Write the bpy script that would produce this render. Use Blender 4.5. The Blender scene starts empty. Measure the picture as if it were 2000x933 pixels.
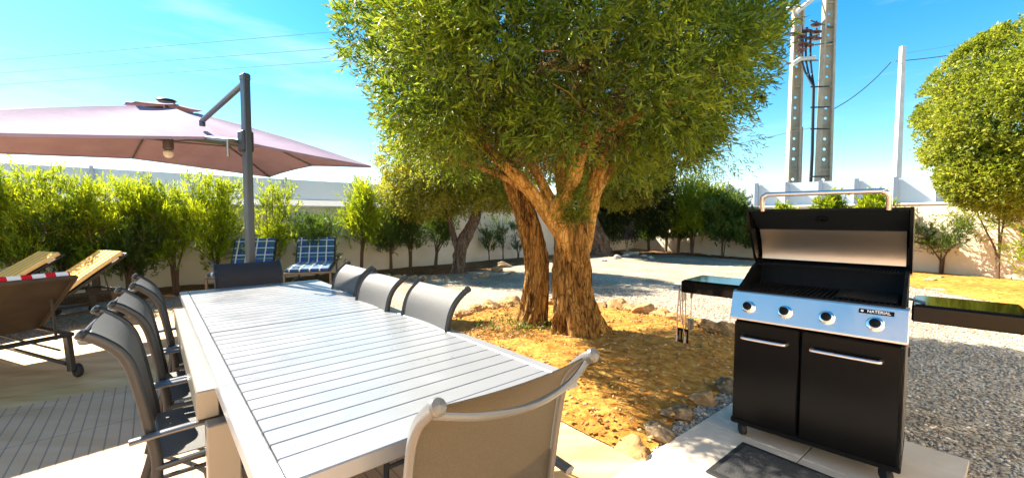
import bpy, bmesh, math, random
import numpy as np
from mathutils import Vector, Matrix, noise, Quaternion

R = math.radians
rng = random.Random(7)
NP = np.random.default_rng(11)

# ------------------------------------------------------------------ camera, sky, sun, exposure
scene = bpy.context.scene
col = scene.collection
cam_d = bpy.data.cameras.new('camera')
cam = bpy.data.objects.new('camera', cam_d)
col.objects.link(cam)
CAMZ, F = 1.34, 820.0
cam_d.sensor_width = 36.0
cam_d.lens = 36.0 * F / 2000.0
cam_d.clip_start = 0.05
cam_d.clip_end = 2000
cam.location = (0, 0, CAMZ)
cam.rotation_euler = (R(90 - 2.86), 0, 0)
scene.camera = cam

SUN_EL = 43.0
SUN_D = (-0.86, 0.51)                       # horizontal direction towards the sun
SUN_AZ = math.atan2(SUN_D[0], SUN_D[1])     # from +Y, clockwise towards +X
w = bpy.data.worlds.new('World')
scene.world = w
w.use_nodes = True
nt = w.node_tree
nt.nodes.clear()
sky = nt.nodes.new('ShaderNodeTexSky')
sky.sky_type = 'NISHITA'
sky.sun_disc = False
sky.sun_elevation = R(SUN_EL)
sky.sun_rotation = SUN_AZ
sky.altitude = 0
sky.air_density = 1.0
sky.dust_density = 0.15
sky.ozone_density = 1.0
hs = nt.nodes.new('ShaderNodeHueSaturation')
hs.inputs['Hue'].default_value = 0.486
hs.inputs['Saturation'].default_value = 1.5
hs.inputs['Value'].default_value = 1.0
bg = nt.nodes.new('ShaderNodeBackground')
bg.inputs['Strength'].default_value = 0.074
out = nt.nodes.new('ShaderNodeOutputWorld')
nt.links.new(sky.outputs[0], hs.inputs['Color'])
wtc = nt.nodes.new('ShaderNodeTexCoord')
wmp = nt.nodes.new('ShaderNodeMapping'); wmp.inputs['Scale'].default_value = (1.6, 1.6, 9.0); wmp.inputs['Rotation'].default_value = (0.12, 0.05, 0)
wn = nt.nodes.new('ShaderNodeTexNoise'); wn.inputs['Scale'].default_value = 1.6; wn.inputs['Detail'].default_value = 8; wn.inputs['Roughness'].default_value = 0.6
wr = nt.nodes.new('ShaderNodeMapRange'); wr.inputs['From Min'].default_value = 0.5; wr.inputs['From Max'].default_value = 0.85
wr.inputs['To Min'].default_value = 0.0; wr.inputs['To Max'].default_value = 0.5
wmx = nt.nodes.new('ShaderNodeMix'); wmx.data_type = 'RGBA'; wmx.inputs[7].default_value = (4.5, 4.7, 4.9, 1)
nt.links.new(wtc.outputs['Generated'], wmp.inputs['Vector']); nt.links.new(wmp.outputs[0], wn.inputs['Vector'])
nt.links.new(wn.outputs['Fac'], wr.inputs['Value']); nt.links.new(wr.outputs[0], wmx.inputs[0])
nt.links.new(hs.outputs[0], wmx.inputs[6]); nt.links.new(wmx.outputs[2], bg.inputs['Color'])
nt.links.new(bg.outputs[0], out.inputs['Surface'])

sd = bpy.data.lights.new('sun', 'SUN')
sd.energy = 5.0
sd.angle = R(0.5)
sd.color = (1.0, 0.91, 0.76)
sun = bpy.data.objects.new('sun', sd)
col.objects.link(sun)
ce = math.cos(R(SUN_EL))
sdir = Vector((SUN_D[0] * ce, SUN_D[1] * ce, math.sin(R(SUN_EL))))
sun.rotation_euler = sdir.to_track_quat('Z', 'Y').to_euler()
sun.location = (-20, 12, 25)

scene.view_settings.view_transform = 'Standard'
scene.view_settings.look = 'None'
scene.view_settings.exposure = 1.88
scene.view_settings.gamma = 1.0
scene.render.resolution_x = 1024
scene.render.resolution_y = 477
scene.cycles.max_bounces = 8
scene.cycles.transparent_max_bounces = 8

# ------------------------------------------------------------------ materials
MATS = {}
def principled(name, color, rough=0.6, metal=0.0, spec=0.5, noise_amt=0.0, noise_scale=8.0, color2=None,
               bump=0.0, bump_scale=60.0, translucent=None, trans_amt=0.0, coat=0.0, rvar=0.0):
    if name in MATS:
        return MATS[name]
    m = bpy.data.materials.new(name)
    m.use_nodes = True
    t = m.node_tree
    b = t.nodes['Principled BSDF']
    o = t.nodes['Material Output']
    b.inputs['Base Color'].default_value = (*color, 1)
    b.inputs['Roughness'].default_value = rough
    b.inputs['Metallic'].default_value = metal
    b.inputs['Specular IOR Level'].default_value = spec
    b.inputs['Coat Weight'].default_value = coat
    tc = t.nodes.new('ShaderNodeTexCoord')
    if color2 is not None:
        n = t.nodes.new('ShaderNodeTexNoise')
        n.inputs['Scale'].default_value = noise_scale
        n.inputs['Detail'].default_value = 6
        n.inputs['Roughness'].default_value = 0.6
        cr = t.nodes.new('ShaderNodeValToRGB')
        cr.color_ramp.elements[0].position = 0.35
        cr.color_ramp.elements[1].position = 0.65
        cr.color_ramp.elements[0].color = (*color, 1)
        cr.color_ramp.elements[1].color = (*color2, 1)
        t.links.new(tc.outputs['Object'], n.inputs['Vector'])
        t.links.new(n.outputs['Fac'], cr.inputs['Fac'])
        t.links.new(cr.outputs['Color'], b.inputs['Base Color'])
    if rvar:
        nr = t.nodes.new('ShaderNodeTexNoise'); nr.inputs['Scale'].default_value = 3.5; nr.inputs['Detail'].default_value = 8
        nr.inputs['Roughness'].default_value = 0.7
        mr = t.nodes.new('ShaderNodeMapRange')
        mr.inputs['From Min'].default_value = 0.3; mr.inputs['From Max'].default_value = 0.7
        mr.inputs['To Min'].default_value = rough - rvar; mr.inputs['To Max'].default_value = rough + rvar
        t.links.new(tc.outputs['Object'], nr.inputs['Vector']); t.links.new(nr.outputs['Fac'], mr.inputs['Value'])
        t.links.new(mr.outputs[0], b.inputs['Roughness'])
    if bump:
        n2 = t.nodes.new('ShaderNodeTexNoise')
        n2.inputs['Scale'].default_value = bump_scale
        n2.inputs['Detail'].default_value = 5
        bp = t.nodes.new('ShaderNodeBump')
        bp.inputs['Strength'].default_value = bump
        bp.inputs['Distance'].default_value = 0.01
        t.links.new(tc.outputs['Object'], n2.inputs['Vector'])
        t.links.new(n2.outputs['Fac'], bp.inputs['Height'])
        t.links.new(bp.outputs['Normal'], b.inputs['Normal'])
    if translucent is not None:
        tr = t.nodes.new('ShaderNodeBsdfTranslucent')
        tr.inputs['Color'].default_value = (*translucent, 1)
        mx = t.nodes.new('ShaderNodeMixShader')
        mx.inputs['Fac'].default_value = trans_amt
        t.links.new(b.outputs[0], mx.inputs[1])
        t.links.new(tr.outputs[0], mx.inputs[2])
        t.links.new(mx.outputs[0], o.inputs['Surface'])
    MATS[name] = m
    return m

def leaf_mat(name, c_lo, c_mid, c_hi, tr_lo, tr_hi, trans=0.42, rough=0.45, scale=1.2):
    """leaf material: each leaf gets its own tone, broad patches drift between tones"""
    m = bpy.data.materials.new(name)
    m.use_nodes = True
    t = m.node_tree
    b = t.nodes['Principled BSDF']
    o = t.nodes['Material Output']
    b.inputs['Roughness'].default_value = rough
    b.inputs['Specular IOR Level'].default_value = 0.35
    g = t.nodes.new('ShaderNodeNewGeometry')
    tc = t.nodes.new('ShaderNodeTexCoord')
    n = t.nodes.new('ShaderNodeTexNoise')
    n.inputs['Scale'].default_value = scale
    n.inputs['Detail'].default_value = 3
    t.links.new(tc.outputs['Object'], n.inputs['Vector'])
    ad = t.nodes.new('ShaderNodeMath'); ad.operation = 'MULTIPLY_ADD'
    ad.inputs[1].default_value = 0.75
    t.links.new(g.outputs['Random Per Island'], ad.inputs[0])
    sb = t.nodes.new('ShaderNodeMath'); sb.operation = 'MULTIPLY_ADD'
    sb.inputs[1].default_value = 1.4; sb.inputs[2].default_value = -0.55
    t.links.new(n.outputs['Fac'], sb.inputs[0])
    t.links.new(sb.outputs[0], ad.inputs[2])
    def ramp(cols):
        cr = t.nodes.new('ShaderNodeValToRGB')
        e = cr.color_ramp.elements
        e[0].position = 0.1; e[0].color = (*cols[0], 1)
        e[1].position = 0.95; e[1].color = (*cols[-1], 1)
        if len(cols) == 3:
            k = e.new(0.5); k.color = (*cols[1], 1)
        t.links.new(ad.outputs[0], cr.inputs['Fac'])
        return cr
    c1 = ramp([c_lo, c_mid, c_hi]); c2 = ramp([tr_lo, tr_hi])
    t.links.new(c1.outputs['Color'], b.inputs['Base Color'])
    tr = t.nodes.new('ShaderNodeBsdfTranslucent')
    t.links.new(c2.outputs['Color'], tr.inputs['Color'])
    mx = t.nodes.new('ShaderNodeMixShader'); mx.inputs['Fac'].default_value = trans
    t.links.new(b.outputs[0], mx.inputs[1]); t.links.new(tr.outputs[0], mx.inputs[2])
    t.links.new(mx.outputs[0], o.inputs['Surface'])
    MATS[name] = m
    return m

def ground_mat(name, cols, scale, kind='gravel', rough=0.95, bump=0.6, dist=0.015):
    m = bpy.data.materials.new(name)
    m.use_nodes = True
    t = m.node_tree
    b = t.nodes['Principled BSDF']
    b.inputs['Roughness'].default_value = rough
    b.inputs['Specular IOR Level'].default_value = 0.2
    tc = t.nodes.new('ShaderNodeTexCoord')
    big = t.nodes.new('ShaderNodeTexNoise'); big.inputs['Scale'].default_value = 0.9
    big.inputs['Detail'].default_value = 5
    t.links.new(tc.outputs['Object'], big.inputs['Vector'])
    if kind == 'gravel':
        v = t.nodes.new('ShaderNodeTexVoronoi'); v.inputs['Scale'].default_value = scale
        t.links.new(tc.outputs['Object'], v.inputs['Vector'])
        sp = t.nodes.new('ShaderNodeSeparateColor')
        t.links.new(v.outputs['Color'], sp.inputs['Color'])
        fac = sp.outputs[0]; h = v.outputs['Distance']
        inv = True
    else:
        v = t.nodes.new('ShaderNodeTexNoise'); v.inputs['Scale'].default_value = scale
        v.inputs['Detail'].default_value = 9; v.inputs['Roughness'].default_value = 0.7
        t.links.new(tc.outputs['Object'], v.inputs['Vector'])
        fac = v.outputs['Fac']; h = v.outputs['Fac']; inv = False
    cr = t.nodes.new('ShaderNodeValToRGB')
    e = cr.color_ramp.elements
    lo, hi = (0.0, 1.0) if kind == 'gravel' else (0.3, 0.7)
    e[0].position = lo; e[0].color = (*cols[0], 1)
    e[1].position = hi; e[1].color = (*cols[-1], 1)
    for i, c in enumerate(cols[1:-1]):
        k = e.new(lo + (hi - lo) * (i + 1) / (len(cols) - 1)); k.color = (*c, 1)
    t.links.new(fac, cr.inputs['Fac'])
    mix = t.nodes.new('ShaderNodeMix'); mix.data_type = 'RGBA'; mix.blend_type = 'MULTIPLY'
    mix.inputs[0].default_value = 0.75
    cr2 = t.nodes.new('ShaderNodeValToRGB')
    cr2.color_ramp.elements[0].position = 0.35; cr2.color_ramp.elements[0].color = (0.62, 0.58, 0.52, 1)
    cr2.color_ramp.elements[1].position = 0.62; cr2.color_ramp.elements[1].color = (1, 1, 1, 1)
    t.links.new(big.outputs['Fac'], cr2.inputs['Fac'])
    t.links.new(cr.outputs['Color'], mix.inputs[6]); t.links.new(cr2.outputs['Color'], mix.inputs[7])
    t.links.new(mix.outputs[2], b.inputs['Base Color'])
    bp = t.nodes.new('ShaderNodeBump'); bp.invert = inv
    bp.inputs['Strength'].default_value = bump; bp.inputs['Distance'].default_value = dist
    t.links.new(h, bp.inputs['Height']); t.links.new(bp.outputs['Normal'], b.inputs['Normal'])
    MATS[name] = m
    return m

def bark_mat(name, dark, mid, light, sc=(9, 9, 1.6), bump=1.0):
    m = bpy.data.materials.new(name)
    m.use_nodes = True
    t = m.node_tree
    b = t.nodes['Principled BSDF']; b.inputs['Roughness'].default_value = 0.9
    b.inputs['Specular IOR Level'].default_value = 0.2
    tc = t.nodes.new('ShaderNodeTexCoord')
    mp = t.nodes.new('ShaderNodeMapping'); mp.inputs['Scale'].default_value = sc
    t.links.new(tc.outputs['Object'], mp.inputs['Vector'])
    n = t.nodes.new('ShaderNodeTexNoise'); n.inputs['Scale'].default_value = 2.2
    n.inputs['Detail'].default_value = 9; n.inputs['Roughness'].default_value = 0.7
    n.inputs['Distortion'].default_value = 0.8
    t.links.new(mp.outputs[0], n.inputs['Vector'])
    v = t.nodes.new('ShaderNodeTexVoronoi'); v.inputs['Scale'].default_value = 3.0
    v.feature = 'DISTANCE_TO_EDGE'
    t.links.new(mp.outputs[0], v.inputs['Vector'])
    cr = t.nodes.new('ShaderNodeValToRGB')
    e = cr.color_ramp.elements
    e[0].position = 0.38; e[0].color = (*dark, 1); e[1].position = 0.64; e[1].color = (*light, 1)
    k = e.new(0.48); k.color = (*mid, 1)
    t.links.new(n.outputs['Fac'], cr.inputs['Fac'])
    cm = t.nodes.new('ShaderNodeMapRange'); cm.inputs['From Min'].default_value = 0.0; cm.inputs['From Max'].default_value = 0.10
    cm.inputs['To Min'].default_value = 0.75; cm.inputs['To Max'].default_value = 0.0
    t.links.new(v.outputs['Distance'], cm.inputs['Value'])
    ck = t.nodes.new('ShaderNodeMix'); ck.data_type = 'RGBA'; ck.inputs[7].default_value = (*dark, 1)
    t.links.new(cm.outputs[0], ck.inputs[0]); t.links.new(cr.outputs['Color'], ck.inputs[6])
    t.links.new(ck.outputs[2], b.inputs['Base Color'])
    ad = t.nodes.new('ShaderNodeMath'); ad.operation = 'MULTIPLY_ADD'; ad.inputs[1].default_value = 0.9
    t.links.new(v.outputs['Distance'], ad.inputs[0]); t.links.new(n.outputs['Fac'], ad.inputs[2])
    bp = t.nodes.new('ShaderNodeBump'); bp.inputs['Strength'].default_value = bump
    bp.inputs['Distance'].default_value = 0.035
    t.links.new(ad.outputs[0], bp.inputs['Height']); t.links.new(bp.outputs['Normal'], b.inputs['Normal'])
    MATS[name] = m
    return m

def stripe_mat(name, base, stripes, axis=0, weave=True, rough=0.85):
    """cloth with stripes across one local axis: stripes = [(period, width, offset, colour, axis)]"""
    m = bpy.data.materials.new(name)
    m.use_nodes = True
    t = m.node_tree
    b = t.nodes['Principled BSDF']; b.inputs['Roughness'].default_value = rough
    b.inputs['Specular IOR Level'].default_value = 0.2
    tc = t.nodes.new('ShaderNodeTexCoord')
    sx = t.nodes.new('ShaderNodeSeparateXYZ')
    t.links.new(tc.outputs['UV'], sx.inputs[0])
    prev = None
    for (per, wid, off, c, ax, strength) in stripes:
        a = t.nodes.new('ShaderNodeMath'); a.operation = 'ADD'; a.inputs[1].default_value = off + 50 * per
        t.links.new(sx.outputs[ax], a.inputs[0])
        md = t.nodes.new('ShaderNodeMath'); md.operation = 'MODULO'; md.inputs[1].default_value = per
        t.links.new(a.outputs[0], md.inputs[0])
        lt = t.nodes.new('ShaderNodeMath'); lt.operation = 'LESS_THAN'; lt.inputs[1].default_value = wid
        t.links.new(md.outputs[0], lt.inputs[0])
        ml = t.nodes.new('ShaderNodeMath'); ml.operation = 'MULTIPLY'; ml.inputs[1].default_value = strength
        t.links.new(lt.outputs[0], ml.inputs[0])
        mx = t.nodes.new('ShaderNodeMix'); mx.data_type = 'RGBA'
        t.links.new(ml.outputs[0], mx.inputs[0])
        if prev is None:
            mx.inputs[6].default_value = (*base, 1)
        else:
            t.links.new(prev, mx.inputs[6])
        mx.inputs[7].default_value = (*c, 1)
        prev = mx.outputs[2]
    t.links.new(prev, b.inputs['Base Color'])
    MATS[name] = m
    return m

M_alu = principled('dark_grey_powder_coat', (0.030, 0.035, 0.042), 0.34, 0.35, 0.5, bump=0.05, bump_scale=400)
M_arm = principled('highlight_grey_arm', (0.16, 0.16, 0.165), 0.28, 0.6)  # arms lighter than the frame, their bright highlight put into the colour
M_mast = principled('blue_grey_mast_paint', (0.055, 0.070, 0.090), 0.4, 0.3)
M_taupe = principled('taupe_powder_coat', (0.165, 0.16, 0.15), 0.38, 0.35, bump=0.05, bump_scale=400)
M_black = principled('black_enamel', (0.005, 0.005, 0.0052), 0.22, 0.0, 0.11, bump=0.03, bump_scale=300, rvar=0.03)
M_blackm = principled('matt_black', (0.004, 0.004, 0.0045), 0.6, 0.0, 0.15, bump=0.2, bump_scale=80)
M_iron = principled('cast_iron', (0.006, 0.006, 0.006), 0.75, 0.0, 0.15, bump=0.3, bump_scale=150)
M_steel = principled('brushed_steel', (0.80, 0.67, 0.62), 0.34, 1.0, bump=0.03, bump_scale=200, rvar=0.06)
M_liner = principled('stainless_liner', (0.80, 0.76, 0.70), 0.36, 1.0, bump=0.12, bump_scale=14)
M_chrome = principled('polished_steel', (0.80, 0.80, 0.80), 0.10, 1.0)
M_rubber = principled('black_rubber', (0.018, 0.018, 0.018), 0.7, 0, 0.4)
M_galv = principled('galvanised_steel', (0.24, 0.23, 0.21), 0.35, 0.9)
M_wood = principled('utensil_wood', (0.22, 0.09, 0.03), 0.6, color2=(0.32, 0.15, 0.05), noise_scale=20)
M_concrete = principled('pole_concrete', (0.40, 0.33, 0.24), 0.9, color2=(0.50, 0.43, 0.33), noise_scale=3, bump=0.3, bump_scale=30)
M_concrete_w = principled('pale_pole_paint', (0.72, 0.70, 0.68), 0.8, color2=(0.60, 0.57, 0.55), noise_scale=2)
M_ins = principled('insulator_porcelain', (0.10, 0.05, 0.07), 0.25)
M_wire = principled('faint_wire', (0.16, 0.20, 0.24), 0.9, 0, 0.1)
M_cable = principled('cable_sheath', (0.02, 0.02, 0.03), 0.5)
M_wall = principled('painted_render', (0.80, 0.72, 0.60), 0.92, color2=(0.70, 0.61, 0.49), noise_scale=1.4, bump=0.25, bump_scale=45)
M_wall2 = principled('cream_render', (0.74, 0.62, 0.46), 0.92, color2=(0.80, 0.70, 0.55), noise_scale=1.4, bump=0.25, bump_scale=45)
M_cap = principled('wall_coping', (0.74, 0.68, 0.58), 0.85, bump=0.2, bump_scale=40)
M_barrier = principled('pale_panel', (0.42, 0.50, 0.56), 0.6, color2=(0.46, 0.54, 0.60), noise_scale=0.7)
M_barrier_w = principled('white_panel', (0.86, 0.86, 0.88), 0.6)
M_barrier_p = principled('barrier_post', (0.30, 0.34, 0.42), 0.5)

M_sling = principled('textilene_mesh', (0.085, 0.075, 0.062), 0.5, 0.0, 0.4, color2=(0.15, 0.135, 0.112), noise_scale=240, bump=0.35, bump_scale=260,
                     translucent=(0.26, 0.205, 0.125), trans_amt=0.45)
M_sling_g = principled('grey_textilene', (0.12, 0.118, 0.115), 0.5, 0.0, 0.45, color2=(0.165, 0.16, 0.155), noise_scale=220, bump=0.35, bump_scale=260, translucent=(0.16, 0.15, 0.13), trans_amt=0.25)
M_sling_shade = principled('shaded_textilene', (0.030, 0.029, 0.036), 0.6, 0.0, 0.35, bump=0.35, bump_scale=260,
                     translucent=(0.05, 0.05, 0.07), trans_amt=0.15)  # darker sling for the far chair, its shade put into the colour
M_canvas = principled('mauve_canvas', (0.40, 0.29, 0.39), 0.85, 0, 0.2, color2=(0.47, 0.36, 0.45), noise_scale=3,
                      bump=0.2, bump_scale=30, translucent=(0.20, 0.09, 0.15), trans_amt=0.2)
M_brown_sling = principled('brown_sling', (0.075, 0.052, 0.036), 0.7, 0, 0.3, color2=(0.11, 0.08, 0.05), noise_scale=5,
                      bump=0.4, bump_scale=220, translucent=(0.12, 0.07, 0.03), trans_amt=0.15)
M_pipe_w = principled('white_plastic', (0.78, 0.76, 0.72), 0.5)
M_lamp = principled('opal_lamp', (0.80, 0.76, 0.68), 0.4)

def slat_top_mat():
    return principled('light_grey_table_coat', (0.285, 0.295, 0.315), 0.32, 0.25, 0.55, bump=0.06, bump_scale=500, rvar=0.09)
M_top = slat_top_mat()
M_tframe = principled('warm_grey_table_coat', (0.27, 0.25, 0.215), 0.36, 0.25, 0.5, bump=0.05, bump_scale=500)

M_yellow = stripe_mat('yellow_stripe_cloth', (0.80, 0.62, 0.30),
    [(0.125, 0.070, 0.0, (0.86, 0.36, 0.002), 0, 1.0), (0.125, 0.012, 0.092, (0.75, 0.45, 0.08), 0, 0.8)])
M_redw = stripe_mat('red_white_stripe_cloth', (0.82, 0.80, 0.80), [(0.13, 0.058, 0.0, (0.62, 0.01, 0.02), 0, 1.0)])
M_plaid = stripe_mat('blue_plaid_cloth', (0.035, 0.07, 0.34),
    [(0.16, 0.07, 0.0, (0.04, 0.14, 0.10), 0, 0.55), (0.16, 0.07, 0.0, (0.04, 0.14, 0.10), 1, 0.55),
     (0.16, 0.022, 0.03, (0.75, 0.80, 0.55), 0, 0.8), (0.16, 0.022, 0.03, (0.60, 0.75, 0.70), 1, 0.75)])
M_yedge = principled('yellow_piping', (0.70, 0.45, 0.18), 0.8)

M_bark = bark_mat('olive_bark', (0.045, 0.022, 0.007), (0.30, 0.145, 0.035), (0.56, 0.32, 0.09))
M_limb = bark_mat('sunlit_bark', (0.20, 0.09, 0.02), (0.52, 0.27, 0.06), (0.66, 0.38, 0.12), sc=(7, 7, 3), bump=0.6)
M_bark2 = bark_mat('grey_bark', (0.05, 0.035, 0.025), (0.16, 0.11, 0.08), (0.28, 0.21, 0.15))
M_stem = principled('shrub_stem', (0.12, 0.075, 0.045), 0.9)
M_twig = principled('dry_twig', (0.26, 0.13, 0.05), 0.9)
L_main = leaf_mat('willow_leaf', (0.022, 0.048, 0.006), (0.075, 0.135, 0.009), (0.24, 0.28, 0.022), (0.13, 0.22, 0.008), (0.48, 0.54, 0.03), 0.40)
L_dry = leaf_mat('dry_leaf', (0.10, 0.08, 0.02), (0.22, 0.16, 0.04), (0.34, 0.22, 0.05), (0.2, 0.16, 0.03), (0.45, 0.30, 0.05), 0.35)
L_olive = leaf_mat('yellow_olive_leaf', (0.11, 0.12, 0.015), (0.26, 0.26, 0.035), (0.46, 0.40, 0.06), (0.32, 0.36, 0.02), (0.68, 0.62, 0.06), 0.42)
L_shade = leaf_mat('crown_shade_leaf', (0.012, 0.022, 0.006), (0.025, 0.045, 0.010), (0.06, 0.085, 0.015), (0.03, 0.06, 0.01), (0.08, 0.12, 0.02), 0.25)  # inner leaves, shade inside the crowns put into their dark colour
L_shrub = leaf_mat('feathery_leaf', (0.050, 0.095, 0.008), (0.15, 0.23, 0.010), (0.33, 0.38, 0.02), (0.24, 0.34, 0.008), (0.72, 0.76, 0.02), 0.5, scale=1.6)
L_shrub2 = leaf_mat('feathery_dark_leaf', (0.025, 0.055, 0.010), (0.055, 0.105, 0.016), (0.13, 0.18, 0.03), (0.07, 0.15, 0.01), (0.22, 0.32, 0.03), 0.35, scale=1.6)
L_round = leaf_mat('round_crown_leaf', (0.07, 0.10, 0.008), (0.20, 0.24, 0.018), (0.42, 0.42, 0.05), (0.25, 0.32, 0.015), (0.62, 0.62, 0.05), 0.40)
L_litter = leaf_mat('fallen_leaf', (0.10, 0.04, 0.01), (0.26, 0.12, 0.03), (0.42, 0.26, 0.08), (0.2, 0.1, 0.02), (0.3, 0.2, 0.05), 0.2)

G_gravel = ground_mat('gravel', [(0.13, 0.10, 0.070), (0.32, 0.26, 0.195), (0.49, 0.41, 0.31), (0.68, 0.58, 0.45)], 62)
G_dirt = ground_mat('orange_dirt', [(0.25, 0.095, 0.016), (0.50, 0.215, 0.034), (0.66, 0.35, 0.07), (0.78, 0.53, 0.18)], 11, 'dirt', bump=1.0, dist=0.05)
G_dirt2 = ground_mat('brown_dirt', [(0.10, 0.045, 0.018), (0.20, 0.10, 0.04), (0.32, 0.18, 0.08)], 9, 'dirt', bump=0.5, dist=0.03)
G_far = ground_mat('dry_field', [(0.26, 0.21, 0.12), (0.36, 0.31, 0.20)], 2, 'dirt')
M_rock = principled('limestone', (0.24, 0.15, 0.075), 0.92, color2=(0.48, 0.36, 0.21), noise_scale=11, bump=1.0, bump_scale=45)
M_rock2 = principled('ochre_rock', (0.26, 0.13, 0.045), 0.92, color2=(0.50, 0.31, 0.13), noise_scale=11, bump=1.0, bump_scale=45)
M_rock3 = principled('pale_rock', (0.55, 0.49, 0.40), 0.92, color2=(0.68, 0.62, 0.53), noise_scale=11, bump=1.0, bump_scale=45)
M_rock4 = principled('grey_brown_rock', (0.10, 0.062, 0.033), 0.92, color2=(0.36, 0.26, 0.15), noise_scale=22, bump=1.0, bump_scale=55)

# ------------------------------------------------------------------ object helpers
def props(o, label=None, cat=None, group=None, kind=None):
    if label: o['label'] = label
    if cat: o['category'] = cat
    if group: o['group'] = group
    if kind: o['kind'] = kind
    return o

def thing(name, loc=(0, 0, 0), rz=0.0, label=None, cat=None, group=None):
    o = bpy.data.objects.new(name, None)
    o.empty_display_size = 0.2
    o.location = loc
    o.rotation_euler = (0, 0, rz)
    col.objects.link(o)
    return props(o, label, cat, group)

def children(o):
    return [c for c in bpy.data.objects if c.parent == o]

def copy_thing(root, loc, rz, label):
    kids = CH[root.name]
    r = root.copy(); col.objects.link(r)
    r.location = loc; r.rotation_euler = (0, 0, rz); r['label'] = label
    for k in kids:
        c = k.copy(); col.objects.link(c); c.parent = r
        for g in CH.get(k.name, []):
            d = g.copy(); col.objects.link(d); d.parent = c
    return r
CH = {}

class MB:
    """collects shapes and links them as ONE mesh object"""
    def __init__(s):
        s.v = []; s.f = []; s.uv = None
    def add(s, vs, fs):
        o = len(s.v)
        s.v.extend([tuple(p) for p in vs])
        s.f.extend([tuple(i + o for i in f) for f in fs])
        return s
    def box(s, c, d, rot=None, ch=0.0):
        x, y, z = d[0] / 2, d[1] / 2, d[2] / 2
        if ch > 0:
            ch = min(ch, x * .9, y * .9, z * .9)
            pts = []
            for sx in (-1, 1):
                for sy in (-1, 1):
                    for sz in (-1, 1):
                        pts += [(sx * (x - ch), sy * (y - ch), sz * z), (sx * (x - ch), sy * y, sz * (z - ch)), (sx * x, sy * (y - ch), sz * (z - ch))]
            bm = bmesh.new()
            for p in pts: bm.verts.new(p)
            bmesh.ops.convex_hull(bm, input=bm.verts)
            bm.verts.index_update()
            vs = [v.co.copy() for v in bm.verts]
            fs = [[v.index for v in f.verts] for f in bm.faces]
            bm.free()
        else:
            vs = [Vector((a * x, b * y, e * z)) for a in (-1, 1) for b in (-1, 1) for e in (-1, 1)]
            fs = [(0, 1, 3, 2), (4, 6, 7, 5), (0, 4, 5, 1), (2, 3, 7, 6), (0, 2, 6, 4), (1, 5, 7, 3)]
        if rot is not None:
            vs = [rot @ Vector(v) for v in vs]
        return s.add([Vector(v) + Vector(c) for v in vs], fs)
    def tube(s, pts, r, seg=10, cap=True, flat=(1.0, 1.0), up=None):
        pts = [Vector(p) for p in pts]
        n = len(pts)
        rs = r if isinstance(r, (list, tuple)) else [r] * n
        vs = []; fs = []
        t0 = (pts[1] - pts[0]).normalized()
        u = Vector(up) if up else (Vector((0, 0, 1)) if abs(t0.z) < 0.9 else Vector((1, 0, 0)))
        for i in range(n):
            t = (pts[min(i + 1, n - 1)] - pts[max(i - 1, 0)]).normalized()
            u = (u - t * u.dot(t)).normalized()
            w_ = t.cross(u)
            for k in range(seg):
                a = 2 * math.pi * k / seg
                vs.append(pts[i] + (u * math.cos(a) * flat[0] + w_ * math.sin(a) * flat[1]) * rs[i])
        for i in range(n - 1):
            for k in range(seg):
                k2 = (k + 1) % seg
                fs.append((i * seg + k, i * seg + k2, (i + 1) * seg + k2, (i + 1) * seg + k))
        if cap:
            fs.append(tuple(range(seg))[::-1]); fs.append(tuple((n - 1) * seg + k for k in range(seg)))
        return s.add(vs, fs)
    def lathe(s, prof, origin=(0, 0, 0), axis=(0, 0, 1), seg=20):
        q = Vector(axis).normalized().to_track_quat('Z', 'Y')
        vs = []; fs = []
        n = len(prof)
        for (rr, zz) in prof:
            for k in range(seg):
                a = 2 * math.pi * k / seg
                vs.append(q @ Vector((rr * math.cos(a), rr * math.sin(a), zz)) + Vector(origin))
        for i in range(n - 1):
            for k in range(seg):
                k2 = (k + 1) % seg
                fs.append((i * seg + k, i * seg + k2, (i + 1) * seg + k2, (i + 1) * seg + k))
        fs.append(tuple(range(seg))[::-1]); fs.append(tuple((n - 1) * seg + k for k in range(seg)))
        return s.add(vs, fs)
    def prism(s, poly, h0, h1, tf):
        """polygon (2D) swept from h0 to h1, tf(px, py, h) -> 3D"""
        n = len(poly)
        vs = [tf(p[0], p[1], h0) for p in poly] + [tf(p[0], p[1], h1) for p in poly]
        fs = [tuple(range(n))[::-1], tuple(range(n, 2 * n))]
        for i in range(n):
            j = (i + 1) % n
            fs.append((i, j, n + j, n + i))
        return s.add(vs, fs)
    def shell(s, grid, th):
        """grid[i][j] of points -> a sheet with thickness th"""
        ni, nj = len(grid), len(grid[0])
        G = [[Vector(p) for p in row] for row in grid]
        top = []; bot = []
        for i in range(ni):
            for j in range(nj):
                a = G[min(i + 1, ni - 1)][j] - G[max(i - 1, 0)][j]
                b = G[i][min(j + 1, nj - 1)] - G[i][max(j - 1, 0)]
                nn = a.cross(b)
                nn = nn.normalized() if nn.length > 1e-9 else Vector((0, 0, 1))
                top.append(G[i][j] + nn * th / 2); bot.append(G[i][j] - nn * th / 2)
        N = ni * nj
        fs = []
        for i in range(ni - 1):
            for j in range(nj - 1):
                q = (i * nj + j, (i + 1) * nj + j, (i + 1) * nj + j + 1, i * nj + j + 1)
                fs.append(q); fs.append(tuple(N + k for k in q[::-1]))
        for i in range(ni - 1):
            for j, fl in ((0, False), (nj - 1, True)):
                a, b = i * nj + j, (i + 1) * nj + j
                q = (a, N + a, N + b, b)
                fs.append(q[::-1] if fl else q)
        for j in range(nj - 1):
            for i, fl in ((0, True), (ni - 1, False)):
                a, b = i * nj + j, i * nj + j + 1
                q = (a, N + a, N + b, b)
                fs.append(q[::-1] if fl else q)
        return s.add(top + bot, fs)
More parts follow.
